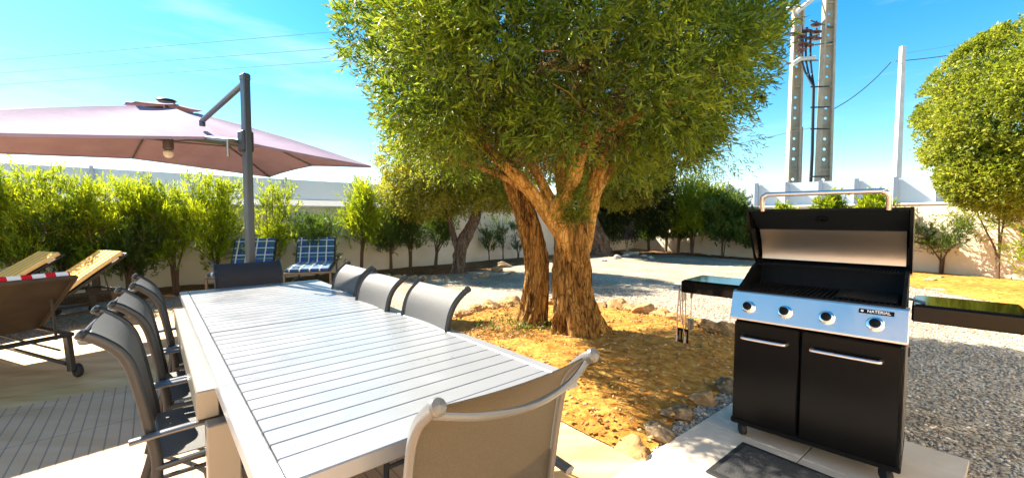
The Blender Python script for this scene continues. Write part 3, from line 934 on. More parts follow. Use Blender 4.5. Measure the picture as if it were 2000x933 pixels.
# ---- hedge shrubs and saplings
def shrub(name, base, h, rx, label, leaf, seed, n=900, low=0.35, stems=5, lean=0.0, group=None, lump=0.8, up=0.95, ll=0.095, lw=0.0165, per=10, twig=0.19):
    g = np.random.default_rng(seed); gr = random.Random(seed)
    t = thing(name, (base.x, base.y, -0.02), 0, label, 'shrub' if h > 1.0 or name != 'sapling' else 'sapling', group)
    m = MB(); tips = []
    for s in range(stems):
        a = gr.uniform(0, 6.28); k = gr.uniform(0.1, 1.0)
        end = Vector((math.cos(a) * rx * k + lean, math.sin(a) * rx * k * 0.8, h * gr.uniform(0.72, 0.98)))
        p0 = Vector((gr.uniform(-.04, .04), gr.uniform(-.04, .04), -0.03))
        p1 = p0.lerp(end, 0.3) + Vector((-end.x * 0.18, -end.y * 0.18, 0.03)); p2 = p0.lerp(end, 0.65)
        r0 = 0.012 + 0.006 * h
        m.tube([p0, p1, p2, end], [r0, r0 * 0.75, r0 * 0.5, r0 * 0.2], seg=6, cap=False)
        for b in range(9):
            tt = gr.uniform(max(0.1, low * 0.7), 0.95)
            q = p0.lerp(end, tt)
            d = Vector((gr.gauss(0, 1), gr.gauss(0, 1), gr.uniform(0.2, 1.1))).normalized()
            e = q + d * rx * gr.uniform(0.35, 0.85)
            m.tube([q, q.lerp(e, 0.5) + Vector((0, 0, 0.02)), e], [0.006, 0.004, 0.002], seg=4, cap=False)
            tips.append((q, e))
        tips.append((p1.lerp(end, 0.4), end))
    m.build('stem', M_stem, t)
    T = len(tips)
    idx = g.integers(0, T, n)
    q = np.array([list(a) for a, b in tips])[idx]; e = np.array([list(b) for a, b in tips])[idx]
    k = g.uniform(0.25, 1.08, n)[:, None]
    pos = q + (e - q) * k + g.normal(size=(n, 3)) * np.array([1, 1, 0.8]) * 0.09 * rx / 0.6
    di = unit((e - q)) * 0.55 + np.array([0, 0, up]) + g.normal(size=(n, 3)) * 0.45
    v, f = leaves_on(pos, di, per, twig, ll, lw, spread=0.38, droop=0.05)
    np_mesh('foliage', v, f, leaf, t)
    return t

def hedge_y(px, off=0.75):
    s = (px - 1000) / F
    return (14.1 - off * 1.325) / (1 - .87 * s)
HEDGE = [  # px, top y, half width px, name, low, label, leaf
    (-70, 322, 95, 'leftmost tall feathery shrub, cut by the left edge', L_shrub, 2.0),
    (40, 322, 80, 'tall feathery shrub above the yellow loungers at the left edge', L_shrub, 2.2),
    (118, 385, 60, 'dusky low shrub between the two tallest shrubs on the left', L_shrub2, 1.0),
    (185, 338, 62, 'tall bright shrub directly behind the right yellow lounger', L_shrub, 2.0),
    (245, 425, 62, 'dark spreading shrub low on the wall beside the right yellow lounger', L_shrub2, 1.6),
    (272, 340, 55, 'bright upright shrub under the parasol lamp', L_shrub, 1.6),
    (340, 338, 55, 'bright shrub with a bare lower stem, right of the parasol lamp', L_shrub, 1.5),
    (421, 332, 66, 'tall thin-stemmed shrub just left of the parasol mast', L_shrub, 1.5),
    (528, 352, 48, 'open twiggy shrub just right of the parasol mast', L_shrub, 1.0),
    (618, 418, 50, 'dark low shrub behind the right plaid lounger', L_shrub2, 1.2),
    (706, 352, 58, 'bright bushy shrub standing alone above the wall, left of the olive tree', L_shrub, 2.0),
    (762, 392, 48, 'dim shrub between the bright bushy shrub and the olive tree', L_shrub2, 1.2),
    (800, 372, 42, 'shaded shrub against the wall under the olive crown', L_shrub2, 1.2),
    (850, 385, 42, 'shaded shrub just left of the leaning olive trunk', L_shrub2, 1.3),
]
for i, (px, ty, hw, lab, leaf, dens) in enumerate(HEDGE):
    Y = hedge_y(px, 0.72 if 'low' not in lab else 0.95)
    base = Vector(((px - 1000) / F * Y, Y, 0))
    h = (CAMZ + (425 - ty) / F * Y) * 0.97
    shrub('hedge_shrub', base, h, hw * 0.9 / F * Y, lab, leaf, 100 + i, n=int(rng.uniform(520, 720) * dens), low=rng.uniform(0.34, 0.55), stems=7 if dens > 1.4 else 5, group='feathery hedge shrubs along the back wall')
SAP = [(955, 440, 20, 'small sapling left of the trio against the pale wall'), (984, 415, 22, 'tallest thin sapling against the pale wall, left of the tree trunks'),
       (1012, 425, 16, 'sapling half hidden by the left trunk of the big tree')]
for i, (px, ty, hw, lab) in enumerate(SAP):
    Y = hedge_y(px, 0.45); base = Vector(((px - 1000) / F * Y, Y, 0)); h = CAMZ + (425 - ty) / F * Y
    shrub('sapling', base, h, hw / F * Y, lab, L_shrub2, 140 + i, n=130, stems=2, group='saplings along the back wall')
def right_y(px, off=0.7):
    s = (px - 1000) / F
    return (28.05 - off * 1.95) / (1 + 1.67 * s)
RS = [(1268, 415, 26, 'small shrub just right of the dark olive, against the right-hand wall', L_shrub2, 0.7),
      (1302, 400, 26, 'small dark shrub, second from the left on the right-hand wall', L_shrub2, 0.8),
      (1325, 385, 24, 'thin shrub just left of the tallest bright shrub by the wall', L_shrub2, 0.7),
      (1352, 360, 62, 'bright green shrub with a thin trunk, tallest by the far right wall', L_shrub, 2.2),
      (1412, 386, 52, 'dark green bushy shrub left of the open grill lid', L_shrub2, 2.4),
      (1474, 425, 26, 'green shrub partly hidden by the left side of the grill lid', L_shrub2, 1.3),
      (1610, 378, 26, 'yellow-green shrub top showing through the grill handle, left one', L_shrub, 1.0),
      (1700, 380, 36, 'yellow-green shrub top showing through the grill handle, right one', L_shrub, 1.2),
      (1535, 393, 18, 'small shrub tip at the left end of the grill handle', L_shrub, 0.6)]
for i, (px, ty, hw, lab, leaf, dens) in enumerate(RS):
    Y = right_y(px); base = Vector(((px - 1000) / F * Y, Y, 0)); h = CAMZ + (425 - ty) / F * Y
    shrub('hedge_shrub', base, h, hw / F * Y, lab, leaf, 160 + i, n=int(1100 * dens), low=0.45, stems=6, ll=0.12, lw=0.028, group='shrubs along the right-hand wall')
# shrub and young tree by the cream wall at right
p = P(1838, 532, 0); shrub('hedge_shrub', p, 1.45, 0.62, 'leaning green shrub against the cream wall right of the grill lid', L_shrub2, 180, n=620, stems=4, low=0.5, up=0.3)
p = P(1948, 543, 0); shrub('young_tree', p, 2.6, 0.85, 'slender young tree with a bare thin trunk against the cream wall', L_round, 181, n=700, stems=3, low=0.75, up=0.4, ll=0.06, lw=0.022)
p = P(2035, 575, 0); shrub('hedge_shrub', p, 1.3, 0.5, 'green shrub cut by the right edge below the round tree', L_shrub, 182, n=380, stems=4, low=0.5, up=0.3)

# ---- rocks edging the beds
def rock(base, s, mat, seed, label, group, sq=(1.25, 1.0, 0.58)):
    g = random.Random(seed)
    bm = bmesh.new(); bmesh.ops.create_icosphere(bm, subdivisions=4, radius=1.0)
    off = Vector((seed * 3.1, seed * 1.7, 0))
    for v in bm.verts:
        d = v.co.normalized()
        f = 1 + 0.42 * noise.noise(d * 1.3 + off) + 0.22 * noise.noise(d * 3.1 + off) + 0.10 * noise.noise(d * 6 + off)
        # chip flat facets
        v.co = d * f
        for k in range(8):
            nn = Vector((math.sin(seed * 2.3 + k * 1.9), math.cos(seed * 1.1 + k * 2.4), math.sin(seed + k * 4.1) * 0.8)).normalized()
            e = v.co.dot(nn) - 0.66
            if e > 0: v.co -= nn * e * 0.9
        v.co *= 1 + 0.05 * noise.noise(d * 14 + off)
        v.co = Vector((v.co.x * sq[0], v.co.y * sq[1], v.co.z * sq[2])) * s
    me = bpy.data.meshes.new('rock'); bm.to_mesh(me); bm.free()
    me.materials.append(mat)
    for p in me.polygons: p.use_smooth = True
    o = bpy.data.objects.new('rock', me); col.objects.link(o)
    o.location = (base[0], base[1], -0.03 + s * 0.24); o.rotation_euler = (0, 0, g.uniform(0, 6.28))
    return props(o, label, 'rock', group)
ci = 0
def rock_row(pix, mats, where, group, s=None):
    global ci
    names = {M_rock.name: 'buff', M_rock2.name: 'ochre', M_rock3.name: 'pale', M_rock4.name: 'grey-brown'}
    for i, (px, y, r) in enumerate(pix):
        b = P(px, y, 0); rad = r / F * b.y
        m_ = mats[(i * 7 + ci) % len(mats)]
        lab = '%s %s rock, %s from left %s' % ('large' if r > 17 else 'small' if r < 9 else 'rough', names[m_.name], ORD[i], where)
        rock((b.x, b.y), rad, m_, 10 + ci * 1.37, lab, group)
        ci += 1
rock_row([(907, 612, 16), (930, 604, 18), (958, 599, 20), (985, 594, 16), (1003, 590, 18), (1072, 590, 16), (1172, 599, 16), (1205, 600, 24), (1232, 604, 18), (1256, 608, 26), (1290, 616, 22), (1318, 622, 18), (1345, 629, 17), (1368, 634, 18), (1392, 642, 25), (1424, 647, 27)],
         [M_rock2, M_rock, M_rock4, M_rock2], 'in the orange bed\'s far row', 'rocks edging the far side of the orange bed')
rock_row([(1232, 874, 35), (1292, 846, 32), (1330, 806, 30), (1374, 776, 26), (1420, 754, 26)], [M_rock4, M_rock2, M_rock4], 'in the row between orange bed and slab', 'rocks edging the near side of the orange bed')
rock_row([(298, 582, 9), (330, 577, 9), (365, 570, 8)], [M_rock, M_rock2], 'below the back wall behind the left chairs', 'stones at the foot of the back wall')
rock_row([(742, 541, 7), (757, 538, 8), (778, 540, 10), (808, 540, 7), (830, 541, 8), (848, 542, 8), (872, 541, 6), (900, 541, 7), (925, 541, 6), (947, 538, 10), (972, 528, 12), (985, 519, 12), (1000, 533, 8), (978, 514, 8)],
         [M_rock, M_rock3, M_rock2, M_rock], 'in the row edging the shaded back bed', 'stones edging the shaded bed by the back wall')
rock_row([(1180, 508, 6), (1205, 503, 9), (1222, 499, 8), (1240, 497, 10), (1258, 500, 8), (1272, 503, 6), (1340, 494, 7), (1353, 495, 6), (1366, 495, 6), (1385, 497, 4), (1420, 500, 4)],
         [M_rock, M_rock4, M_rock3, M_rock], 'in the far row by the dark olive', 'stones along the far edge of the gravel')
rock_row([(1815, 547, 10), (1832, 543, 9)], [M_rock2, M_rock], 'below the cream wall right of the grill', 'stones at the foot of the cream wall')

# ---- pebbles lying on the gravel, dead leaves on the soil, tufts
def inside(p, poly):
    x, y = p; c = False; n = len(poly)
    for i in range(n):
        x1, y1 = poly[i]; x2, y2 = poly[(i + 1) % n]
        if (y1 > y) != (y2 > y) and x < (x2 - x1) * (y - y1) / (y2 - y1) + x1: c = not c
    return c
def in_slab(x, y):
    d = Vector((x, y, 0)) - ORG; return -0.95 < d.dot(SA) < 1.43 and -0.01 < d.dot(SB) < 1.17
def in_deck(x, y):
    d = Vector((x, y, 0)) - OA; return d.dot(AX) < 1.86
def pebbles(name, pts, smin, smax, mat, zb, seed):
    g = np.random.default_rng(seed)
    base = np.array([[1, 0, 0], [0, 1, 0], [-1, 0, 0], [0, -1, 0], [0, 0, .7], [0, 0, -.7], ], float)
    F8 = np.array([[0, 1, 4], [1, 2, 4], [2, 3, 4], [3, 0, 4], [1, 0, 5], [2, 1, 5], [3, 2, 5], [0, 3, 5]])
    n = len(pts)
    s = g.uniform(smin, smax, n)
    a = g.uniform(0, 6.28, n)
    v = np.repeat(base[None], n, 0) * (1 + g.uniform(-.35, .35, (n, 6, 1)))
    v[:, :, 0] += g.uniform(-.25, .25, (n, 6)); v[:, :, 1] += g.uniform(-.25, .25, (n, 6))
    x = v[:, :, 0] * np.cos(a)[:, None] - v[:, :, 1] * np.sin(a)[:, None]
    y = v[:, :, 0] * np.sin(a)[:, None] + v[:, :, 1] * np.cos(a)[:, None]
    v[:, :, 0] = x; v[:, :, 1] = y
    v *= s[:, None, None]
    v[:, :, :2] += pts[:, None, :]; v[:, :, 2] += zb + (s * 0.3)[:, None]
    f = (F8[None] + (np.arange(n) * 6)[:, None, None]).reshape(-1, 3)
    return np_mesh(name, v.reshape(-1, 3), f, mat)
def pebble_mat():
    m = bpy.data.materials.new('pebble_stone'); m.use_nodes = True
    t = m.node_tree; b = t.nodes['Principled BSDF']; b.inputs['Roughness'].default_value = 0.9
    g = t.nodes.new('ShaderNodeNewGeometry'); cr = t.nodes.new('ShaderNodeValToRGB')
    e = cr.color_ramp.elements
    e[0].color = (0.20, 0.17, 0.14, 1); e[1].color = (0.66, 0.62, 0.56, 1)
    k = e.new(0.4); k.color = (0.36, 0.33, 0.30, 1); k = e.new(0.7); k.color = (0.50, 0.42, 0.32, 1)
    t.links.new(g.outputs['Random Per Island'], cr.inputs['Fac']); t.links.new(cr.outputs[0], b.inputs['Base Color'])
    return m
M_peb = pebble_mat()
pp = []
g = np.random.default_rng(77)
def near_ok(x, y): return not in_deck(x, y) and not in_slab(x, y) and not inside((x, y), BED)
while len(pp) < 15000:
    y = 1.6 + 6.5 * g.random() ** 1.5; x = g.uniform(0.4, 8.0)
    if x > y * 1.35 or not near_ok(x, y): continue
    pp.append((x, y))
while len(pp) < 19000:
    x, y = g.uniform(0.7, 2.6), g.uniform(2.2, 4.0)
    if near_ok(x, y): pp.append((x, y))
props(pebbles('pebbles', np.array(pp), 0.006, 0.015, M_peb, -0.03, 5), 'loose pale pebbles lying over the gravel around the paving slab', 'pebbles', kind='stuff')

def scatter_leaves(name, pts, ll, lw, mat, z, flat_=0.25):
    n = len(pts); base = np.column_stack([pts, np.full(n, z)])
    d = NP.normal(size=(n, 3)); d[:, 2] *= flat_; d = unit(d)
    up = unit(NP.normal(size=(n, 3)) * 0.35 + np.array([0, 0, 1])); s = unit(np.cross(d, up))
    L = ll * NP.uniform(.6, 1.3, n)[:, None]; W = lw * NP.uniform(.6, 1.3, n)[:, None]
    v = np.stack([base, base + d * L * .5 + s * W * .5, base + d * L, base + d * L * .5 - s * W * .5], 1).reshape(-1, 3)
    return np_mesh(name, v, np.arange(len(v)).reshape(-1, 4), mat)
pts = []
while len(pts) < 6000:
    k = g.random()
    if k < 0.45: x, y = g.normal(-0.15, 0.45), g.normal(4.7, 0.45)
    elif k < 0.75: x, y = g.uniform(-0.9, 2.7), g.uniform(2.6, 6.6)
    else: x, y = g.normal(0.6, 0.9), g.normal(4.6, 0.9)
    if inside((x, y), BED): pts.append((x, y))
props(scatter_leaves('leaf_litter', np.array(pts), 0.038, 0.010, L_litter, 0.04), 'dry fallen leaves strewn over the orange soil around the trunks', 'leaf litter', kind='stuff')
pts = []
while len(pts) < 170:
    x, y = g.normal(0.05, 0.28), g.normal(5.0, 0.2)
    pts.append((x, y))
pts = np.array(pts)
v1, f1 = leaves_on(np.column_stack([pts, np.full(len(pts), 0.03)]), NP.normal(size=(len(pts), 3)) * .5 + np.array([0, 0, .8]), 4, 0.09, 0.045, 0.012, spread=.7)
props(np_mesh('weeds', v1, f1, L_shrub2), 'low green weeds growing at the foot of the left trunk', 'weeds', kind='stuff')

pp = []
while len(pp) < 1500:
    x, y = g.uniform(-1.3, 2.8), g.uniform(2.3, 6.9)
    if inside((x, y), BED): pp.append((x, y))
M_clod = principled('soil_clod', (0.26, 0.12, 0.03), 0.95, color2=(0.62, 0.42, 0.18), noise_scale=3)
props(pebbles('soil_clods', np.array(pp), 0.006, 0.024, M_clod, 0.03, 9), 'small clods and stones scattered over the orange soil under the tree', 'clods', kind='stuff')

# ================================================================== POLES AND WIRES
def concrete_pole(base, h, w0, w1, d0, d1, label, pitch, holes=True, mat=None, rz=0.0):
    """H-section lattice pole: two flanges and a web pierced by round holes"""
    t = thing('utility_pole', base, rz, label, 'pole')
    m = MB()
    for s in (-1, 1):
        m.add([(s * w0 / 2, -d0 / 2, 0), (s * w0 / 2, d0 / 2, 0), (s * (w0 / 2 - 0.1 * w0 / .6), d0 / 2, 0), (s * (w0 / 2 - 0.1 * w0 / .6), -d0 / 2, 0),
               (s * w1 / 2, -d1 / 2, h), (s * w1 / 2, d1 / 2, h), (s * (w1 / 2 - 0.1 * w1 / .6), d1 / 2, h), (s * (w1 / 2 - 0.1 * w1 / .6), -d1 / 2, h)],
              [(0, 1, 2, 3), (4, 7, 6, 5), (0, 4, 5, 1), (1, 5, 6, 2), (2, 6, 7, 3), (3, 7, 4, 0)])
    m.build('flange', mat or M_concrete, t)
    # web with holes: bands of ring quads
    n = int(h / pitch); m = MB()
    for i in range(n):
        z0, z1 = i * h / n, (i + 1) * h / n
        wd = (w0 + (w1 - w0) * (z0 + z1) / 2 / h) * 0.68
        zc = (z0 + z1) / 2; hh = (z1 - z0) / 2
        solid = (i % 4 == 3) or not holes
        r = 0.0 if solid else wd * 0.20
        y = 0.03
        if solid:
            m.box((0, 0, zc), (wd, 0.06 if i % 4 != 3 else 0.06, 2 * hh))
            m.box((0, -(d0 * 0.16), zc), (wd, 0.05, 0.09))
        else:
            K = 16; outer = []; inn = []
            for k in range(K):
                a = 2 * math.pi * (k + .5) / K
                c_, s_ = math.cos(a), math.sin(a)
                q = 1 / max(abs(c_) / (wd / 2), abs(s_) / hh)
                outer.append((c_ * q, s_ * q)); inn.append((c_ * r, s_ * r))
            vs = [(p[0], -y, zc + p[1]) for p in outer] + [(p[0], -y, zc + p[1]) for p in inn] + [(p[0], y, zc + p[1]) for p in outer] + [(p[0], y, zc + p[1]) for p in inn]
            fs = []
            for k in range(K):
                k2 = (k + 1) % K
                fs += [(k, k2, K + k2, K + k), (2 * K + k, 3 * K + k, 3 * K + k2, 2 * K + k2), (K + k, K + k2, 3 * K + k2, 3 * K + k)]
            m.add(vs, fs)
    m.build('web', mat or M_concrete, t)
    return t
YP = 21.0
pole1 = Vector(((1545 - 1000) / F * YP, YP, 0)); pole2 = Vector(((1604 - 1000) / F * (YP - .5), YP - .5, 0))
H1 = CAMZ + (425 - 28) / F * YP
t1 = concrete_pole(pole1, H1, 0.60, 0.42, 0.5, 0.38, 'left concrete electricity pole with round holes, shorter, beside the big tree', 0.48, rz=R(-14))
t2 = concrete_pole(pole2, CAMZ + (425 + 90) / F * (YP - .5), 0.62, 0.42, 0.5, 0.38, 'tall right concrete electricity pole with round holes and cables, cut by the top edge', 0.48, rz=R(-14))
p3 = Vector(((1747 - 1000) / F * 22, 22, 0))
t3 = thing('utility_pole', p3, 0, 'thin white pole standing alone right of the two concrete poles', 'pole')
m = MB(); H3 = CAMZ + (425 - 98) / F * 22
m.add([(-.16, -.14, 0), (.16, -.14, 0), (.16, .14, 0), (-.16, .14, 0), (-.10, -.09, H3), (.10, -.09, H3), (.10, .09, H3), (-.10, .09, H3)],
      [(3, 2, 1, 0), (4, 5, 6, 7), (0, 1, 5, 4), (1, 2, 6, 5), (2, 3, 7, 6), (3, 0, 4, 7)])
m.build('shaft', M_concrete_w, t3)
for i in range(9):
    m = MB(); m.box((0.17 - .004 * i, 0, 2.6 + i * .55), (0.05, 0.06, 0.16)); m.build('step', M_cable, t3)
p4 = Vector(((1559.5 - 1000) / F * 24, 24, 0)); H4 = CAMZ + (425 - 250) / F * 24
t4 = thing('utility_pole', p4, 0, 'slim brown post just behind the left concrete pole', 'pole')
m = MB(); m.tube([(0, 0, 0), (0, 0, H4)], [0.09, 0.06], seg=8); m.build('shaft', M_wood, t4)
# hardware between the poles
def PP(px, y, Y=YP - .6): return P(px, y, Y=Y)
L2 = Vector(pole2)
def loc2(v): return Matrix.Rotation(R(14), 3, 'Z') @ (Vector(v) - L2)
def loc1(v): return Matrix.Rotation(R(14), 3, 'Z') @ (Vector(v) - Vector(pole1))
m = MB(); m.tube([loc2(PP(1556, 24)), loc2(PP(1594, -8))], 0.10, seg=6); m.build('stay_bar', M_concrete_w, t2)
for (px, y) in ((1594, 48), (1576, 60), (1594, 62), (1564, 70), (1584, 74), (1594, 75), (1568, 85), (1580, 88), (1566, 97)):
    m = MB(); c = loc2(PP(px, y))
    m.lathe([(0.03, -0.10), (0.20, -0.06), (0.24, -0.02), (0.20, 0.0), (0.05, 0.03), (0.03, 0.16)], origin=c, axis=(0.15, 0, 1), seg=12)
    m.build('insulator', M_ins, t2)
for (x0, y0, x1, y1) in ((1582, 40, 1626, 54), (1592, 88, 1628, 82), (1560, 78, 1600, 68), (1566, 120, 1598, 118)):
    m = MB(); m.tube([loc2(PP(x0, y0)), loc2(PP(x1, y1))], 0.035, seg=6); m.build('crossarm', M_galv, t2)
m = MB(); m.tube([loc2(PP(1548, 126)), loc2(PP(1562, 116)), loc2(PP(1592, 113))], 0.10, seg=8); m.build('bracket', M_concrete_w, t2)
for k, dx in enumerate((0, 8, 17)):
    m = MB(); m.tube([loc2(PP(1566 + dx, 50 + 4 * k)), loc2(PP(1566 + dx, 118)), loc2(PP(1574 + dx * .7, 145)), loc2(PP(1588 + k, 170, YP - .95)), loc2(PP(1587 + k, 215, YP - .95)), loc2(PP(1585 + k * 1.3, 300, YP - .95)), loc2(PP(1582 + k * 1.5, 356, YP - .95))], 0.045, seg=6)
    m.build('cable', M_cable, t2)
for y in (170, 210, 252, 345):
    m = MB(); m.tube([loc2(PP(1583, y, YP - 1.0)), loc2(PP(1620, y - 1, YP - 1.0))], 0.035, seg=6); m.build('strap', M_cable, t2)
for dx in (-7, 0, 7):
    m = MB(); m.lathe([(0.07, 0), (0.16, 0.08), (0.10, 0.16), (0.16, 0.24), (0.06, 0.32)], origin=loc1(PP(1546 + dx, 22, YP)), seg=10); m.build('insulator', M_barrier_w, t1)
for y in (66, 124):
    m = MB(); m.tube([loc1(PP(1534, y, YP - .4)), loc1(PP(1560, y - 1, YP - .4))], 0.07, seg=6); m.build('strap', M_galv, t1)

def wire(name, pts, r, label, group=None, sag=0.0):
    a = [Vector(p) for p in pts]; path = []
    for i in range(len(a) - 1):
        for k in range(10):
            t = k / 10; q = a[i].lerp(a[i + 1], t); q.z -= sag * 4 * t * (1 - t); path.append(q)
    path.append(a[-1])
    m = MB(); m.tube(path, r, seg=5)
    return props(m.build(name, M_cable if r > 0.015 else M_wire, None), label, 'wire', group)
gw = 'overhead wires'
for k, (ya, yb, s_) in enumerate(((118, 65, 'topmost'), (143, 97, 'middle'), (166, 122, 'lowest'))):
    wire('overhead_wire', [P(-500, ya + 40, Y=20), P(0, ya, Y=22), P(620, yb, Y=24.5), P(1000, yb - 30, Y=26)], 0.011, '%s of the three thin wires crossing the sky left of the tree' % s_, gw)
wire('overhead_wire', [PP(1622, 216, YP), P(1740, 122, Y=22)], 0.022, 'dark wire rising from the tall pole to the thin white pole', gw, sag=0.25)
wire('overhead_wire', [P(1750, 120, Y=22), P(1940, 92, Y=24), P(2150, 62, Y=26)], 0.022, 'dark wire running right from the thin white pole to the round tree', gw, sag=0.1)
wire('overhead_wire', [P(1752, 107, Y=22), P(1990, 68, Y=24), P(2200, 35, Y=26)], 0.009, 'fine upper wire right of the thin white pole', gw)
wire('overhead_wire', [P(1500, 58, Y=19), P(1540, 20, Y=20.6), P(1568, -8, Y=21), P(1620, -60, Y=22)], 0.06, 'thick twisted cable between the crown and the pole tops', gw)
wire('overhead_wire', [P(1440, 140, Y=19), P(1536, 100, Y=20.4)], 0.02, 'dark wire from the crown to the left pole', gw)
wire('overhead_wire', [P(1400, 290, Y=19), P(1583, 250, Y=20.4)], 0.012, 'fine wire low beside the left pole', gw)
wire('overhead_wire', [PP(1562, 128, YP), PP(1590, 158, YP)], 0.02, 'short slack wire joining the two concrete poles', gw)

# ================================================================== FURNITURE
# ---- dining table
TW, TLn, TZ = 1.06, 3.3, 0.74
tb = thing('dining_table', AB(0, 0), ANG, 'long grey slatted metal dining table with a centre seam on the deck', 'table')
m = MB()  # frame around the slats
bw = 0.055
m.box((bw / 2, TLn / 2, TZ - 0.024), (bw, TLn, 0.048), ch=0.004)
m.box((TW - bw / 2, TLn / 2, TZ - 0.024), (bw, TLn, 0.048), ch=0.004)
ew = 0.118
m.box((TW / 2, ew / 2, TZ - 0.024), (TW - 2 * bw - 0.004, ew, 0.048), ch=0.004)
m.box((TW / 2, TLn - ew / 2, TZ - 0.024), (TW - 2 * bw - 0.004, ew, 0.048), ch=0.004)
m.build('top_frame', M_top, tb)
y = ew + 0.004; half = TLn / 2; n = 0
pitch = (half - ew - 0.012) / 17
for side in (0, 1):
    for i in range(17):
        y0 = (ew + 0.004 + i * pitch) if side == 0 else (half + 0.006 + i * pitch)
        m = MB(); m.box((TW / 2, y0 + (pitch - 0.0045) / 2, TZ - 0.013), (TW - 2 * bw - 0.008, pitch - 0.0045, 0.022), ch=0.002)
        m.build('slat', M_top, tb)
m = MB()
m.box((TW / 2, TLn / 2, TZ - 0.0375), (TW - 2 * bw - 0.002, TLn - 2 * ew, 0.019))
m.build('under_tray', M_blackm, tb)
m = MB()
m.box((-0.02, (0.9 + 2.8) / 2, 0.636), (0.07, 1.9, 0.108), ch=0.004)
m.box((TW - 0.10, (0.3 + 3.0) / 2, 0.636), (0.06, 2.7, 0.10), ch=0.004)
m.box((TW / 2, 0.55, 0.634), (TW - 0.2, 0.05, 0.095)); m.box((TW / 2, 2.75, 0.634), (TW - 0.2, 0.05, 0.095))
m.build('apron', M_tframe, tb)
for (lx, ly) in ((0.02, 0.86), (TW - 0.11, 0.62), (0.03, 2.95), (TW - 0.11, 2.95)):
    m = MB(); m.box((lx, ly, 0.29), (0.105, 0.075, 0.58), ch=0.005); m.build('leg', M_tframe, tb)

# ---- dining chairs
def spline(pts, sub=6):
    a = [Vector(p) for p in pts]; o = []
    n = len(a)
    for i in range(n - 1):
        p0 = a[max(i - 1, 0)]; p1 = a[i]; p2 = a[i + 1]; p3 = a[min(i + 2, n - 1)]
        for k in range(sub):
            t = k / sub
            o.append(0.5 * ((2 * p1) + (p2 - p0) * t + (2 * p0 - 5 * p1 + 4 * p2 - p3) * t * t + (3 * p1 - p0 - 3 * p2 + p3) * t ** 3))
    o.append(a[-1]); return o
BACK = [(-0.350, 0.944), (-0.328, 0.934), (-0.300, 0.912), (-0.268, 0.880), (-0.243, 0.838), (-0.226, 0.785), (-0.206, 0.68), (-0.188, 0.56), (-0.172, 0.44)]
def make_chair(name, label, sling, metal, group):
    t = thing(name, (0, 0, 0), 0, label, 'chair', group)
    hw = 0.255
    for s in (-1, 1):
        pts = spline([(s * hw, y, z) for y, z in BACK] + [(s * hw, -0.185, 0.28), (s * hw, -0.235, 0.10), (s * hw, -0.26, 0.0)], 5)
        m = MB(); m.tube(pts, 0.0175, seg=12, flat=(1.0, 0.55), up=(0, 1, 0))
        m.lathe([(0.0, -0.002), (0.012, 0.0), (0.019, 0.006), (0.021, 0.013), (0.017, 0.022), (0.0, 0.026)], origin=(s * hw, -0.342, 0.941), axis=(0, -0.75, 0.6), seg=12)
        m.build('back_rail', metal, t, smooth=True)
        m = MB(); m.tube(spline([(s * (hw + .002), 0.135, 0.0), (s * (hw + .002), 0.13, 0.3), (s * (hw + .002), 0.12, 0.49), (s * (hw + .005), 0.085, 0.545)], 5), 0.014, seg=10)
        m.build('leg', metal, t, smooth=True)
        m = MB(); m.tube(spline([(s * (hw + 0.028), -0.245, 0.548), (s * (hw + 0.028), -0.1, 0.556), (s * (hw + 0.026), 0.11, 0.558), (s * (hw + 0.024), 0.15, 0.552)], 5), 0.0175, seg=14, flat=(0.62, 1.15))
        m.build('armrest', M_arm, t, smooth=True)
        m = MB(); m.tube([(s * hw, -0.175, 0.415), (s * hw, 0.125, 0.43)], 0.013, seg=8)
        m.build('seat_rail', metal, t, smooth=True); m = MB()
        m.tube([(s * hw, -0.235, 0.13), (s * hw, 0.132, 0.13)], 0.011, seg=8)
        m.build('side_rail', metal, t, smooth=True)
    m = MB(); m.tube(spline([(-hw, -0.330, 0.922), (-hw * .55, -0.362, 0.897), (0, -0.375, 0.886), (hw * .55, -0.362, 0.897), (hw, -0.330, 0.922)], 6), 0.009, seg=8)
    m.build('top_bar', metal, t, smooth=True)
    m = MB(); m.tube([(-hw, 0.12, 0.425), (hw, 0.12, 0.425)], 0.012, seg=8); m.build('cross_bar', metal, t, smooth=True)
    m = MB(); m.tube([(-hw, -0.165, 0.41), (hw, -0.165, 0.41)], 0.012, seg=8)
    m.build('cross_bar', metal, t, smooth=True)
    prof = spline([(0, y, z) for y, z in BACK[1:]] , 4)
    grid = []
    for p in prof:
        row = []
        for j in range(9):
            u = -1 + 2 * j / 8
            sag = 0.018 * (1 - u * u)
            row.append((u * (hw - 0.012), p.y - sag + 0.004, p.z - sag * 0.2))
        grid.append(row)
    m = MB(); m.shell(grid, 0.004); m.build('backrest', sling, t, smooth=True)
    grid = []
    for i in range(9):
        y = -0.165 + 0.30 * i / 8; row = []
        for j in range(9):
            u = -1 + 2 * j / 8
            row.append((u * (hw - 0.012), y, 0.44 - 0.022 * (1 - u * u) + (0.0 if i < 8 else -0.006)))
        grid.append(row)
    m = MB(); m.shell(grid, 0.004); m.build('seat', sling, t, smooth=True)
    return t
GC = 'mesh dining chairs round the table'
A_ = ANG
def chair_at(c, a, b, rz, label, dark=False):
    c.location = AB(a, b, 0); c.rotation_euler = (0, 0, rz); c['label'] = label
